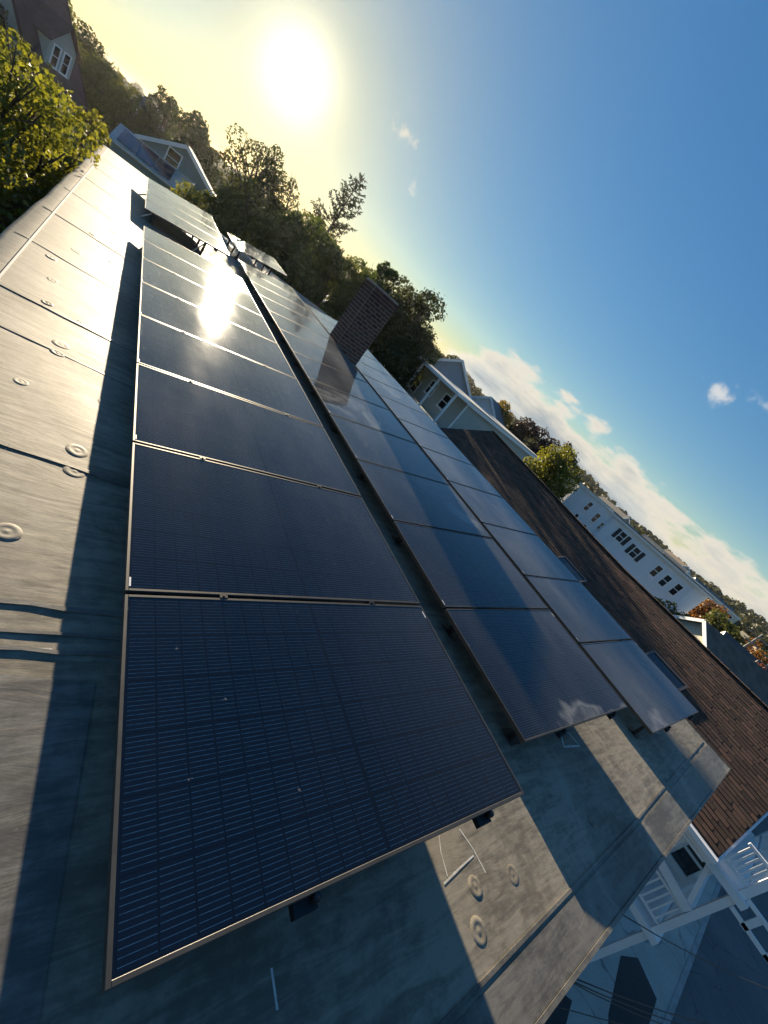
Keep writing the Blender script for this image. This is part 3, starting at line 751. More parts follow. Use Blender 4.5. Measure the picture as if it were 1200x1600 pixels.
def gable_house(name, label, loc, rz, w, l, ze, zr, wall, roofm, wins=(), over=0.35, trim='white', cat='house', group=None):
    """ridge along local y, gables face -y/+y; ze, zr = world heights of eaves and ridge"""
    t = thing(name, label, cat, (loc[0], loc[1], GZ), rz, group)
    e, r = ze - GZ, zr - GZ
    MB().add([(-w / 2, -l / 2, -0.1), (w / 2, -l / 2, -0.1), (w / 2, -l / 2, e), (0, -l / 2, r - 0.05), (-w / 2, -l / 2, e),
              (-w / 2, l / 2, -0.1), (w / 2, l / 2, -0.1), (w / 2, l / 2, e), (0, l / 2, r - 0.05), (-w / 2, l / 2, e)],
             [(0, 1, 2, 3, 4), (9, 8, 7, 6, 5), (0, 4, 9, 5), (1, 6, 7, 2), (2, 7, 8, 3), (3, 8, 9, 4)]).build('wall', wall, t)
    sl = (r - e) / (w / 2); xo = w / 2 + over; zo = e - over * sl
    y0, y1 = -l / 2 - over, l / 2 + over
    m = MB()
    for s in (-1, 1):
        a, b2 = (s * xo, zo), (0, r)
        q = [(a[0], y0, a[1]), (a[0], y1, a[1]), (b2[0], y1, b2[1]), (b2[0], y0, b2[1])]
        m.hexa([(p[0], p[1], p[2] + 0.0) for p in q], [(p[0], p[1], p[2] + 0.13) for p in q])
    rf = m.build('roof', roofm, t)
    for s in (-1, 1):
        for y in (y0 - 0.025, y1 + 0.025): MB().bar((s * xo, y, zo + 0.02), (0, y, r + 0.02), 0.045, 0.24).build('rake_board', trim, t)
        MB().bar((s * (xo + 0.05), y0, zo + 0.03), (s * (xo + 0.05), y1, zo + 0.03), 0.09, 0.14).build('gutter', trim, t)
    for (face, u, z, ww, hh, sh) in wins:
        c = {'-x': (-w / 2, u, z - GZ), '+x': (w / 2, u, z - GZ), '-y': (u, -l / 2, z - GZ), '+y': (u, l / 2, z - GZ)}[face]
        window(t, face, c, ww, hh, trim, sh)
    return t

def flat_block(name, label, loc, rz, w, l, zt, wall, wins=(), trim='white', cap='darkroof', over=0.25, cat='house', group=None):
    t = thing(name, label, cat, (loc[0], loc[1], GZ), rz, group)
    h = zt - GZ
    MB().box(-w / 2, -l / 2, -0.1, w / 2, l / 2, h - 0.3).build('wall', wall, t)
    MB().box(-w / 2 - over, -l / 2 - over, h - 0.3, w / 2 + over, l / 2 + over, h - 0.08).build('cornice', trim, t)
    MB().box(-w / 2 - over - 0.03, -l / 2 - over - 0.03, h - 0.078, w / 2 + over + 0.03, l / 2 + over + 0.03, h).build('roof', cap, t)
    for (face, u, z, ww, hh, sh) in wins:
        c = {'-x': (-w / 2, u, z - GZ), '+x': (w / 2, u, z - GZ), '-y': (u, -l / 2, z - GZ), '+y': (u, l / 2, z - GZ)}[face]
        window(t, face, c, ww, hh, trim, sh)
    return t

# sage house: long side faces the street, a deep roof over its west porch
sg = flat_block('sage_house', 'sage green flat roofed house with white posts under a deep porch roof', (26.4, 24.6), 0, 11.9, 7.2, 1.05, 'sage',
                [('-x', 0.6, -0.15, 0.8, 1.0, False), ('-x', -1.6, -0.2, 0.8, 1.0, False), ('-y', 1.2, -0.9, 0.7, 0.6, False), ('-y', 3.2, -1.2, 0.7, 0.6, False), ('-x', 2.4, -0.9, 0.7, 0.9, False)], cap='lightroof', over=0.3)
h = 1.05 - GZ
MB().box(-7.6, -3.9, h - 0.24, -6.26, 4.4, h - 0.03).build('porch_roof', 'white', sg)
MB().box(-7.45, -3.8, h - 4.2, -5.96, 4.2, h - 2.6).build('porch_parapet', 'sage', sg)
for yy in (-3.6, -1.2, 1.4, 4.0): MB().box(-7.45, yy - 0.07, h - 2.6, -7.31, yy + 0.07, h - 0.242).build('post', 'white', sg)
MB().box(-6.0, -3.66, 0, -5.86, -3.601, h - 0.31).build('corner_board', 'white', sg)

# white apartment building in three stepped blocks, windows towards us
w1 = flat_block('white_building', 'long white building with a row of small windows, two of them shuttered', (47.5, 13.0), 0, 7.0, 9.4, 1.75, 'whitewall',
                [('-x', 2.75, 0.40, 0.6, 1.0, True), ('-x', 0.75, 0.15, 0.6, 1.0, True), ('-x', -1.7, 0.22, 0.5, 1.1, False), ('-x', -2.80, 0.12, 0.5, 1.1, False), ('-x', -3.9, 0.18, 0.5, 1.1, False),
                 ('-x', 3.1, -2.2, 0.9, 1.1, True), ('-x', 1.0, -2.3, 0.9, 1.1, False), ('-x', -1.6, -2.3, 0.8, 1.0, False), ('-x', -2.9, -2.3, 0.8, 1.0, False)], over=0.3, cat='building')
w2 = flat_block('white_wing', 'white wing with narrow windows and a pale cornice next to the long building', (47.6, 20.4), 0, 6.6, 5.3, 1.85, 'whitewall',
                [('-x', 0.2, 0.45, 0.45, 1.0, False), ('-x', -1.3, 0.1, 0.45, 1.0, False), ('-x', -2.3, -0.2, 0.25, 0.8, False), ('-x', 0.3, -1.35, 0.36, 0.9, False), ('-x', -1.2, -1.6, 0.36, 0.9, False)], cap='lightroof', over=0.2, cat='building')
flat_block('white_porch', 'narrow white porch tower at the end of the white wing', (46.6, 24.4), 0, 3.0, 2.2, 1.4, 'whitewall', [('-x', 0, -0.3, 1.2, 1.2, False)], cap='lightroof', over=0.15, cat='building')

# grey-roofed gables behind the sage house
gable_house('grey_roof_house', 'house with a tall blue grey gable roof behind the sage house', (30.5, 36.5), R(-38), 8.5, 9, 0.1, 3.1, 'bluewall', 'greyroof', [('-x', 0, -1.4, 0.9, 1.2, False)])
gable_house('grey_roof_house', 'smaller house with a white gable and blue grey roof behind the sage house', (38.5, 35.5), R(-62), 6.0, 7, 0.2, 2.35, 'whitewall', 'greyroof', [('-y', 0, 0.3, 0.6, 0.8, False)])
gable_house('shed_roof_house', 'low building with pale blue grey roof beside the sage house', (20.3, 30.2), R(-20), 4.6, 4, -2.2, -0.75, 'redwall', 'greyroof', [])
# house with pale gable seen over the brown ridge
gable_house('gable_house', 'house with a white trimmed cream gable and worn brown roof', (41.0, 2.8), R(60), 8.0, 8.0, -2.9, 0.10, 'cream', 'brownroof', [('+y', 0, -2.6, 0.8, 1.0, False)], over=0.4)
gable_house('dormer_house', 'small house with a pale gable and grey roof beyond the worn brown roof', (47.0, -1.2), R(32), 3.2, 6, -2.5, -1.2, 'greywall', 'darkroof', [('+y', 0, -2.4, 0.7, 0.9, False)])
gable_house('grey_house', 'grey house with charcoal roof beside the utility poles', (56, 1.0), R(20), 7.0, 9, -2.6, 0.0, 'greywall', 'darkroof', [('-x', 0, -4, 0.8, 1, False)])
# left: plum-roofed house with dormer
ph = gable_house('plum_roof_house', 'sage sided house with plum coloured shingle roof and a dormer', (-9.3, 52.4), R(-35), 9.0, 4.5, -1.3, 4.9, 'sage', 'redroof', [('-y', 1.2, -1.6, 0.9, 1.3, False)], over=0.35, trim=pmat('maroon_trim', (0.05, 0.022, 0.024), 0.7))
pz = lambda v: v - GZ
MB().box(1.8, -1.1, pz(-1.2), 4.0, 1.1, pz(1.2)).add([(4.0, -1.1, pz(1.2)), (4.0, 1.1, pz(1.2)), (4.0, 0, pz(2.3))], [(0, 1, 2)]).build('dormer', 'sage', ph)
m = MB()
for sgn in (-1, 1): m.hexa([(0.9, sgn * 1.4, pz(0.9)), (4.3, sgn * 1.4, pz(0.9)), (4.3, 0, pz(2.4)), (0.9, 0, pz(2.4))], [(0.9, sgn * 1.4, pz(1.02)), (4.3, sgn * 1.4, pz(1.02)), (4.3, 0, pz(2.52)), (0.9, 0, pz(2.52))])
m.build('dormer_roof', 'redroof', ph)
window(ph, '+x', (4.0, -0.45, pz(0.25)), 0.5, 1.2); window(ph, '+x', (4.0, 0.45, pz(0.25)), 0.5, 1.2)
# green house with its own array, past the end of our roof
gh = gable_house('green_house', 'green sided gable house with a solar array on its front wing', (2.5, 45.0), R(-6), 5.0, 6.5, 0.0, 1.45, 'green', 'darkroof', [('-y', -0.5, 0.2, 0.8, 1.0, False), ('-y', 1.5, -1.6, 0.8, 1.1, False)], over=0.3)
wz = lambda v: v - GZ
MB().hexa([(-3.6, -5.6, -0.1), (1.0, -5.6, -0.1), (1.0, -3.26, -0.1), (-3.6, -3.26, -0.1)], [(-3.6, -5.6, wz(-1.15)), (1.0, -5.6, wz(-1.15)), (1.0, -3.26, wz(-0.25)), (-3.6, -3.26, wz(-0.25))]).build('wing', 'green', gh)
MB().hexa([(-3.8, -5.9, wz(-1.26)), (1.2, -5.9, wz(-1.26)), (1.2, -3.27, wz(-0.24)), (-3.8, -3.27, wz(-0.24))], [(-3.8, -5.9, wz(-1.16)), (1.2, -5.9, wz(-1.16)), (1.2, -3.27, wz(-0.14)), (-3.8, -3.27, wz(-0.14))]).build('wing_roof', 'lightroof', gh)
MB().bar((1.25, -5.9, wz(-1.2)), (1.25, -3.3, wz(-0.18)), 0.08, 0.2).build('wing_rake', 'white', gh)
for i in range(3):
    x = -3.4 + i * 1.12
    MB().hexa([(x, -5.6, wz(-0.98)), (x + 1.07, -5.6, wz(-0.98)), (x + 1.07, -3.8, wz(-0.28)), (x, -3.8, wz(-0.28))], [(x, -5.6, wz(-0.94)), (x + 1.07, -5.6, wz(-0.94)), (x + 1.07, -3.8, wz(-0.24)), (x, -3.8, wz(-0.24))]).build('solar_panel', pmat('far_panel', (0.02, 0.03, 0.05), 0.15, spec=0.9), gh)
MB().box(2.51, -3.6, -0.1, 4.6, -0.5, wz(-0.5)).build('side_wing', 'greywall', gh)
window(gh, '-y', (3.8, -3.6, wz(-1.3)), 0.6, 0.8)
gable_house('far_gable_house', 'small blue grey gable house among the far trees', (-0.7, 82), R(12), 3.6, 6, 0.6, 2.6, 'bluewall', 'darkroof', [('-y', 0, 0.9, 0.5, 0.7, False)])
gable_house('white_house', 'white house half hidden behind the backlit trees', (14.5, 50), R(30), 6, 7, -2.2, 0.2, 'whitewall', 'darkroof', [('-y', 0, -2.0, 0.8, 1, False)])
gable_house('pale_house', 'pale house seen through the leaves left of the chimney', (19.5, 47), R(-20), 6, 7, -2.6, -0.6, 'bluewall', 'greyroof', [('-y', 0, -2.8, 0.8, 1, False)])
# town beyond the white building
def far_houses():
    rng = random.Random(11)
    spec = [(95, 26, 0.4, 2.4, 'whitewall', 'greyroof', 'white gabled house above the roof of the white building'),
            (86, 19, -0.5, 1.9, 'greywall', 'darkroof', 'dark roofed grey house behind the white building'),
            (79, 33, -0.2, 2.6, 'greywall', 'darkroof', 'charcoal roofed house left of the white building roofs'),
            (104, 17, 0.6, 2.5, 'cream', 'greyroof', 'cream house among trees on the town slope'),
            (74, 42, 0.2, 2.5, 'whitewall', 'darkroof', 'white house behind the golden tree'),
            (120, 30, 0.8, 3.4, 'whitewall', 'brownroof', 'white house with brown roof far up the slope'),
            (66, -1.0, -4.2, -1.9, 'whitewall', 'darkroof', 'white walled house by the rust coloured tree')]
    for x, y, ze, zr, w, rf, lab in spec:
        gable_house('town_house', lab, (x, y), R(rng.uniform(-50, 50)), rng.uniform(6, 8), rng.uniform(7, 10), ze, zr, w, rf, [('-x', 0, ze - 1.2, 0.9, 1.2, False)])
far_houses()
flat_block('white_warehouse', 'low white flat roofed block with a row of windows past the white building', (84, 13.5), R(6), 8, 9, 2.1, 'cream', [('-x', u, 1.0, 0.9, 0.9, False) for u in (-3.4, -1.7, 0, 1.7, 3.4)], over=0.1, cap='lightroof', cat='building')

# ------------------------------------------------------------------ white three-storey porch on the shingled house
pc = thing('white_porch', 'white painted wooden porch with railings on the end of the shingled house', 'porch', (11.5, -2.0, GZ))
PO = (-11.5, 2.0, -GZ)
def pbar(name, *a, mat='white'): return MB().box(*a).build(name, mat, pc, loc=PO)
for (x, y) in ((10.5, -2.28), (14.0, -2.28), (10.5, -1.33)):
    pbar('post', x - 0.06, y - 0.06, GZ, x + 0.06, y + 0.06, -0.95 if y < -2 else -1.85)
for zf, top, bot, yb in ((-1.74, -1.02, -1.55, -1.76), (-3.56, -2.80, -3.38, -1.40), (-6.1, -5.2, -5.8, -1.40)):
    pbar('deck', 10.36, -2.42, zf - 0.14, 14.2, -1.256, zf) if zf < -2 else pbar('deck', 10.36, -2.42, zf - 0.14, 14.2, -1.70, zf)
    pbar('rail', 10.47, -2.219, top - 0.05, 10.53, yb, top); pbar('rail', 10.47, -2.219, bot - 0.05, 10.53, yb, bot)
    n = 5 if yb < -1.5 else 7
    for k in range(n):
        y = -2.14 + k * (yb + 2.14 - 0.06) / (n - 1); pbar('baluster', 10.485, y - 0.016, bot + 0.001, 10.515, y + 0.016, top - 0.051)
    pbar('rail', 10.561, -2.31, top - 0.05, 13.939, -2.25, top); pbar('rail', 10.561, -2.31, bot - 0.05, 13.939, -2.25, bot)
    for k in range(22):
        x = 10.72 + k * 0.148; pbar('baluster', x - 0.016, -2.296, bot + 0.001, x + 0.016, -2.264, top - 0.051)
pbar('partition', 12.2, -2.20, -3.559, 12.26, -1.257, -1.89, mat='whitewall')
window(pc, '-x', (12.2 - 11.5, -1.86 + 2.0, -2.62 - GZ), 0.42, 0.75)
MB().bar((10.5, -1.80, -1.90), (10.5, -2.19, -2.78), 0.07, 0.08).build('brace', 'white', pc, loc=PO)
MB().bar((10.42, -1.46, -2.62), (10.42, -2.20, -2.72), 0.05, 0.16).build('header', 'white', pc, loc=PO)
window(nb, '-x', (10.45 - 13, -0.55 - 5, -2.9 - GZ), 0.9, 1.2)
window(nb, '-y', (11.3 - 13, -1.25 - 5, -3.1 - GZ), 1.0, 1.3)
# open stair / lower rail running out from the porch
st = thing('white_stair_rail', 'white ladder like stair railing running out in front of the porch', 'railing', (10.6, -3.4, GZ))
SO = (-10.6, 3.4, -GZ)
MB().bar((10.5, -2.36, -1.70), (10.5, -4.6, -1.78), 0.05, 0.07).build('rail', 'white', st, loc=SO)
MB().bar((10.5, -2.36, -2.02), (10.5, -4.6, -2.12), 0.05, 0.07).build('rail', 'white', st, loc=SO)
for y in (-2.62, -3.02, -3.42, -3.82, -4.2): MB().box(10.475, y - 0.05, -2.08, 10.525, y + 0.05, -1.74).build('baluster', 'white', st, loc=SO)
for y in (-4.5,): MB().box(10.44, y - 0.05, GZ, 10.56, y + 0.05, -1.69).build('post', 'white', st, loc=SO)

# ------------------------------------------------------------------ wires and poles
def wire(label, p0, p1, sag, r=0.012):
    pts = [tuple(Vector(p0).lerp(Vector(p1), t) - Vector((0, 0, 4 * sag * t * (1 - t)))) for t in [i / 16 for i in range(17)]]
    return tag(MB().tube(pts, r, 5).build('overhead_wire', 'wire', smooth=True), label, 'wire', 'black service wires running down to the street')
for p0, p1, sg_ in (((3.2, -0.80, -1.0), (24, -9.6, -1.0), 1.6), ((3.3, -0.80, -1.12), (24, -9.6, -1.5), 1.75), ((3.4, -0.80, -1.2), (24, -9.6, -2.0), 1.9),
                    ((2.5, -0.80, -1.5), (24, -9.6, -2.6), 1.5), ((2.6, -0.80, -1.75), (24, -9.6, -3.1), 1.7), ((4.3, -0.80, -0.9), (24, -9.6, -0.6), 1.3), ((3.7, -0.80, -2.2), (24, -9.6, -3.6), 1.0)):
    wire('thin black service wire sagging from the flat roofed building over the pavement', p0, p1, sg_, 0.0055)
up = thing('utility_pole', 'wooden street pole that carries the sagging black service wires', 'pole', (24, -9.6, GZ))
MB().tube([(0, 0, -0.2), (0, 0, 10.0)], [0.17, 0.12], 10).build('post', 'pole', up, smooth=True)
MB().box(-1.1, -0.06, 8.9, 1.1, 0.06, 9.05).build('crossarm', 'pole', up)
for (x, y, lab, zt) in ((58, 4.0, 'pale utility pole with crossarms above the worn brown roof', 2.2), (64, 1.9, 'farther pale utility pole beside the rust coloured tree', 1.2), (51, 2.1, 'pale pole next to the charcoal roof', 0.2)):
    p = thing('utility_pole', lab, 'pole', (x, y, GZ))
    MB().tube([(0, 0, -0.2), (0.02, 0, zt - GZ)], [0.15, 0.09], 8).build('post', 'pole', p, smooth=True)
    MB().bar((0, -1.0, zt - GZ - 0.5), (0, 1.0, zt - GZ - 0.5), 0.09, 0.12).build('crossarm', 'pole', p)
    MB().bar((0, -0.8, zt - GZ - 1.3), (0, 0.8, zt - GZ - 1.3), 0.09, 0.12).build('crossarm', 'pole', p)

# ------------------------------------------------------------------ trees
def leaves(rs, centres, radii, n, size, flat=0.75, shell=0.55):
    """n bent leaf quads spread through clumps; returns (n,4,3)"""
    centres = np.asarray(centres); radii = np.asarray(radii)
    wts = radii ** 2; idx = rs.choice(len(centres), n, p=wts / wts.sum())
    d = rs.normal(size=(n, 3)); d /= np.linalg.norm(d, axis=1)[:, None]
    rad = rs.uniform(shell, 1.0, n) ** 0.6 * np.where(rs.rand(n) < 0.12, 1.22, 1.0)
    p = centres[idx] + d * (radii[idx] * rad)[:, None] * np.array([1, 1, flat])
    nrm_ = d * 0.6 + rs.normal(size=(n, 3)) * 0.6 + np.array([0, 0, 0.35]); nrm_ /= np.linalg.norm(nrm_, axis=1)[:, None]
    t = np.cross(nrm_, rs.normal(size=(n, 3))); t /= np.linalg.norm(t, axis=1)[:, None]
    b_ = np.cross(nrm_, t); s = size * rs.uniform(0.6, 1.35, n)[:, None]
    q = np.stack([p - t * s * 0.62, p - b_ * s * 0.36 + nrm_ * s * 0.12, p + t * s * 0.62 - nrm_ * s * 0.1, p + b_ * s * 0.36 + nrm_ * s * 0.12], 1)
    return q

def tree(label, x, y, top, rad, low, mat, n=6000, leaf=0.22, clumps=26, seed=1, cone=0.0, name='tree', flat=0.8, fill=0.42, group=None, cat='tree', clip=None):
    rs = np.random.RandomState(seed); rng = random.Random(seed)
    t = thing(name, label, cat, (x, y, GZ), 0, group)
    h = top - GZ; lo = low - GZ; mid = (h + lo) / 2; hz = (h - lo) / 2
    cs, rads = [], []
    for i in range(clumps):
        for _ in range(60):
            d = rs.normal(size=3); d /= np.linalg.norm(d); q = rs.uniform(0.25, 1.0) ** 0.5
            zz = d[2] * q
            k = 1 - cone * max(0.0, (zz + 0.4)) * 0.7
            px_, py_ = d[0] * q * k, d[1] * q * k
            break
        r_ = rad * fill * rs.uniform(0.6, 1.15) * (0.75 if abs(zz) > 0.7 else 1.0)
        cs.append((px_ * max(rad - r_ * 0.75, 0.1), py_ * max(rad - r_ * 0.75, 0.1), mid + zz * max(hz - r_ * flat * 0.8, 0.1))); rads.append(r_)
    q = leaves(rs, cs, rads, n, leaf, flat)
    if clip is not None:      # twigs were cut back from the wall: keep only leaves clear of the building
        c_ = q.mean(1); q = q[~((c_[:, 0] + x > clip) & (c_[:, 2] + GZ < 0.12)) & (c_[:, 0] + x < clip + 0.55)]
    put('crown', quads_mesh('crown', q, MT[mat]), t)
    m = MB(); fork = lo + (h - lo) * 0.18
    tr = max(0.10, 0.035 * h * 0.55)
    m.tube([(0, 0, -0.2), (rng.uniform(-.15, .15), rng.uniform(-.15, .15), fork * 0.55), (rng.uniform(-.2, .2), rng.uniform(-.2, .2), fork)], [tr * 1.25, tr, tr * 0.8], 8)
    m.build('trunk', 'bark', t, smooth=True)
    m = MB()
    for c in cs:
        c = Vector(c); a = Vector((rng.uniform(-.1, .1), rng.uniform(-.1, .1), fork - 0.1)); md = a.lerp(c, 0.5) + Vector((rng.uniform(-.3, .3), rng.uniform(-.3, .3), 0.12 * (c - a).length))
        m.tube([a, md, c], [tr * 0.45, tr * 0.24, tr * 0.07], 5)
        for _ in range(2):
            e = c + Vector((rng.uniform(-1, 1), rng.uniform(-1, 1), rng.uniform(-0.3, 0.9))) * rad * 0.28
            m.tube([md.lerp(c, 0.6), e], [tr * 0.13, tr * 0.04], 4)
    m.build('limbs', 'bark', t, smooth=True)
    return t

def spruce(label, x, y, top, rad, low, seed, tilt=0.0):
    rs = np.random.RandomState(seed); rng = random.Random(seed)
    t = thing('spruce_tree', label, 'tree', (x, y, GZ))
    h = top - GZ; lo = low - GZ
    MB().tube([(0, 0, -0.2), (tilt * 0.5, 0, h * 0.5), (tilt, 0, h)], [0.26, 0.16, 0.02], 8).build('trunk', 'bark', t, smooth=True)
    m = MB(); Q = []
    z = lo
    while z < h - 0.15:
        k = (h - z) / (h - lo)
        for j in range(rng.randint(3, 5)):
            a = rng.uniform(0, 2 * math.pi); ln = rad * (k ** 0.75) * rng.uniform(0.55, 1.1) + 0.12
            p0 = Vector((tilt * z / h, 0, z)); d = Vector((math.cos(a), math.sin(a), 0))
            p1 = p0 + d * ln * 0.6 + Vector((0, 0, 0.10 * ln)); p2 = p0 + d * ln + Vector((0, 0, 0.32 * ln))
            m.tube([p0, p1, p2], [0.035, 0.022, 0.008], 4)
            nn = int(26 * ln) + 6
            tt = rs.uniform(0.2, 1.0, nn)
            pts = np.array([tuple(p0.lerp(p1, q / 0.6) if q < 0.6 else p1.lerp(p2, (q - 0.6) / 0.4)) for q in tt])
            dirs = np.array(d)[None] * 0.7 + rs.normal(size=(nn, 3)) * 0.55; dirs /= np.linalg.norm(dirs, axis=1)[:, None]
            sd = np.cross(dirs, rs.normal(size=(nn, 3))); sd /= np.linalg.norm(sd, axis=1)[:, None]
            L_ = rs.uniform(0.16, 0.34, nn)[:, None]
            Q.append(np.stack([pts, pts + dirs * L_ * 0.5 + sd * 0.045, pts + dirs * L_, pts + dirs * L_ * 0.5 - sd * 0.045], 1))
        z += rng.uniform(0.22, 0.36)
    m.build('limbs', 'bark', t, smooth=True)
    put('crown', quads_mesh('crown', np.concatenate(Q), MT['needle']), t)
    return t

def pol(az_, d): return (CAM.x + d * math.sin(R(az_)), CAM.y + d * math.cos(R(az_)))
def elz(e, d): return CAM.z + d * math.tan(R(e))
# near left, beside the roof edge
tree('large yellow green leafy tree growing right beside the flat roof edge', -3.3, 12.3, 1.6, 3.4, -5.0, 'leaf_yg', 64000, 0.088, 110, 3, fill=0.25, clip=-1.45)
tree('second yellow green tree farther along the roof edge, half behind the first', -2.6, 17.6, 1.1, 2.5, -4.5, 'leaf_yg', 20000, 0.11, 50, 33, fill=0.30, clip=-1.5)
tree('low dark green tree below the yellow green tree beside the roof', -3.0, 8.6, -1.2, 1.9, -4.6, 'leaf_d', 8000, 0.11, 30, 31, fill=0.36)
tree('small yellow green tree just past the end of the flat roof', 1.7, 24.0, 0.55, 1.7, -3.2, 'leaf_yg', 6000, 0.13, 24, 5, fill=0.36)
# far left wood line
for i, (az_, d, e, r_, lw, mt, cn_, n, lab) in enumerate((
        (-3.6, 64, 1.85, 3.9, -5.5, 'leaf_o', 0.75, 11000, 'big olive green cone shaped tree behind the plum roofed house'),
        (-7.2, 66, 2.6, 2.8, -3.5, 'leaf_o', 0.3, 6000, 'olive tree rising behind the plum coloured roof'),
        (-5.2, 75, 2.5, 2.4, -3, 'leaf_d', 0.2, 4000, 'dark tree peeking over the olive cone shaped tree'),
        (-1.6, 60, 1.3, 2.3, -5, 'leaf_o', 0.3, 6000, 'olive tree left of the small far gable house'),
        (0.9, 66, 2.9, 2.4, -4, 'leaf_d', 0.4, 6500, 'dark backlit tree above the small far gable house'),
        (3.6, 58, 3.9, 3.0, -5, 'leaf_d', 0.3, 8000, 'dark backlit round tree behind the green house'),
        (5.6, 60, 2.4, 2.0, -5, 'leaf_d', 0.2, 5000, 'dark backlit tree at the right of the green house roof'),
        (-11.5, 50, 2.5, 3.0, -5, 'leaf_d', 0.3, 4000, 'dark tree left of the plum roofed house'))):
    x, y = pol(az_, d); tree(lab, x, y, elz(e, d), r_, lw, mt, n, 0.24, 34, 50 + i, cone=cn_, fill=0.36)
# backlit middle trees, from the green house to the chimney
for i, (az_, d, e, r_, lw, mt, n, lf, fl, cl, lab) in enumerate((
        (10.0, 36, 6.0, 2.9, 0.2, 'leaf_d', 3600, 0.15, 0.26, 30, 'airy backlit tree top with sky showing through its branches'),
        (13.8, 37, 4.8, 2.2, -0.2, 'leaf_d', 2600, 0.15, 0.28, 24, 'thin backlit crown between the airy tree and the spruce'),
        (8.4, 33, 1.0, 2.3, -5, 'leaf_o', 9000, 0.2, 0.4, 28, 'olive bushy tree right of the green house'),
        (12.0, 31, 3.0, 3.0, -6, 'leaf_o', 15000, 0.2, 0.4, 30, 'broad olive tree below the airy tree top'),
        (17.0, 32, 4.6, 3.1, -6, 'leaf_g', 17000, 0.2, 0.4, 32, 'green tree standing below the spruce top'),
        (21.4, 34, 5.3, 3.2, -6, 'leaf_g', 18000, 0.2, 0.4, 32, 'green tree between the spruce and the chimney'),
        (25.4, 33, 5.0, 3.0, -6, 'leaf_g', 16000, 0.2, 0.38, 30, 'green tree directly behind the chimney'),
        (26.6, 33, 5.2, 1.1, 1.8, 'leaf_g', 1500, 0.19, 0.42, 9, 'leafy bough sticking out against the sky above the chimney'),
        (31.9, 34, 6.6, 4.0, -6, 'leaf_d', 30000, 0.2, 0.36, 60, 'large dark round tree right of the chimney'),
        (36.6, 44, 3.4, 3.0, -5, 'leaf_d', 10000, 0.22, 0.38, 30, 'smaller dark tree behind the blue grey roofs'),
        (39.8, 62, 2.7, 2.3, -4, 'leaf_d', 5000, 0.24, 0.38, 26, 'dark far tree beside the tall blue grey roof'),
        (15.8, 30, -2.6, 2.0, -7, 'leaf_d', 5000, 0.2, 0.42, 24, 'dark low shrub tree past the end of the middle panel row'))):
    x, y = pol(az_, d); tree(lab, x, y, elz(e, d), r_, lw, mt, n, lf, cl, 80 + i, fill=fl)
x, y = pol(17.9, 40)
spruce('slender open spruce top standing against the bright sky', x, y, elz(9.6, 40), 2.2, elz(1.5, 40), 7, 0.5)
# behind the sage house and the brown ridge
for i, (az_, d, e, r_, lw, mt, n, lf, fl, cl, lab) in enumerate((
        (48.9, 56, 2.2, 3.0, -4, 'leaf_y', 8000, 0.24, 0.38, 30, 'golden tree behind the sage house roof'),
        (53.2, 52, 3.5, 3.0, -5, 'leaf_p', 8000, 0.22, 0.38, 30, 'dark plum tree right of the golden tree'),
        (57.6, 50, 4.3, 3.0, -5, 'leaf_p', 8500, 0.22, 0.38, 30, 'dark plum tree behind the yellow green crown'),
        (59.3, 26.5, 2.8, 2.0, -2.4, 'leaf_yg', 13000, 0.13, 0.36, 40, 'bright yellow green tree rising behind the brown shingle ridge'),
        (61.2, 74, 1.9, 2.6, -4, 'leaf_o', 5000, 0.26, 0.38, 26, 'olive tree behind the white porch tower'),
        (79.2, 40, -2.6, 1.9, -8, 'leaf_o', 5000, 0.2, 0.42, 24, 'olive shrub tree at the end of the white building'),
        (81.3, 47, -1.3, 2.2, -8, 'leaf_o', 6000, 0.2, 0.42, 24, 'olive yellow tree behind the worn brown roof'),
        (81.6, 66, 0.8, 2.8, -7, 'leaf_a', 7000, 0.26, 0.4, 28, 'orange brown autumn tree beyond the worn brown roof'),
        (84.0, 62, 0.9, 3.0, -7, 'leaf_o', 7000, 0.26, 0.4, 28, 'brownish green tree right of the orange autumn tree'),
        (86.6, 70, 0.9, 3.0, -7, 'leaf_a', 5000, 0.26, 0.4, 26, 'rusty brown tree against the cloud by the utility poles'),
        (88.3, 52, -1.3, 1.9, -8, 'leaf_r', 5000, 0.2, 0.42, 24, 'rust red tree beside the charcoal roof'),
        (84.9, 52, -1.9, 1.3, -6, 'leaf_y', 2500, 0.2, 0.45, 16, 'small golden shrub by the utility poles'),
        (90.8, 38, -4.6, 1.3, -8, 'leaf_g', 3000, 0.16, 0.45, 18, 'green bush below the pale dormer gable'))):
    x, y = pol(az_, d); tree(lab, x, y, elz(e, d), r_, lw, mt, n, lf, cl, 120 + i, fill=fl)

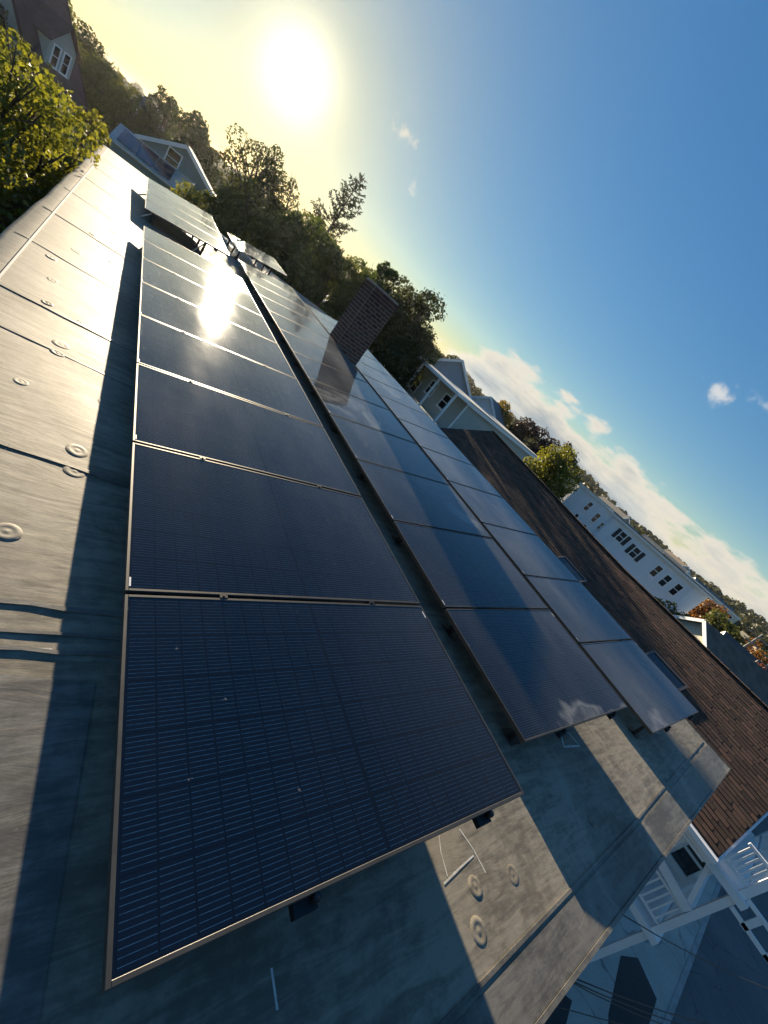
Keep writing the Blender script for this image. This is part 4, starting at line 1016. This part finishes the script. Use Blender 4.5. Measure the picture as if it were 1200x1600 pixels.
# wood covering the far slopes: one mass
def far_wood():
    rs = np.random.RandomState(77); Q = []
    for i in range(2600):
        a = rs.uniform(-25, 104); d = 105 + 520 * rs.rand() ** 0.75
        ridge = 1.0 + 0.25 * math.sin(a * 0.23) + 0.2 * math.sin(a * 0.61 + 1) + 0.5 * max(0.0, (a - 66) / 30)
        e = 0.1 + ridge * (d - 105) / 520 + rs.uniform(-0.5, 0.15)
        r_ = rs.uniform(2.2, 4.2) * (1 + d / 900)
        c = np.array([CAM.x + d * math.sin(R(a)), CAM.y + d * math.cos(R(a)), elz(e, d) - r_])
        n = 40
        dv = rs.normal(size=(n, 3)); dv[:, 2] = np.abs(dv[:, 2]) - 0.3; dv /= np.linalg.norm(dv, axis=1)[:, None]
        p = c + dv * r_ * rs.uniform(0.75, 1.05, n)[:, None]
        nn = dv + rs.normal(size=(n, 3)) * 0.35; nn /= np.linalg.norm(nn, axis=1)[:, None]
        t = np.cross(nn, rs.normal(size=(n, 3))); t /= np.linalg.norm(t, axis=1)[:, None]; b_ = np.cross(nn, t)
        s = r_ * 0.42 * rs.uniform(0.7, 1.3, n)[:, None]
        Q.append(np.stack([p - t * s, p - b_ * s * 0.8, p + t * s, p + b_ * s * 0.8], 1))
    o = put('far_wood', quads_mesh('far_wood', np.concatenate(Q), leafmat('far_foliage', (0.028, 0.040, 0.020), (0.085, 0.080, 0.035), 0.3)))
    o['kind'] = 'stuff'; o['label'] = 'distant wooded slopes beyond the town'; o['category'] = 'woodland'
far_wood()

# ------------------------------------------------------------------ thin morning haze
hm = bpy.data.materials.new('haze'); hm.use_nodes = True
ht = hm.node_tree; ht.nodes.remove(ht.nodes['Principled BSDF'])
pv = ht.nodes.new('ShaderNodeVolumePrincipled')
pv.inputs['Color'].default_value = (0.92, 0.94, 0.97, 1); pv.inputs['Density'].default_value = 0.00009; pv.inputs['Anisotropy'].default_value = 0.70
ht.links.new(pv.outputs[0], ht.nodes['Material Output'].inputs['Volume'])
hz = MB().box(-2600, -2600, -11.0, 2600, 2600, 24.0).build('haze', hm)
hz['kind'] = 'stuff'
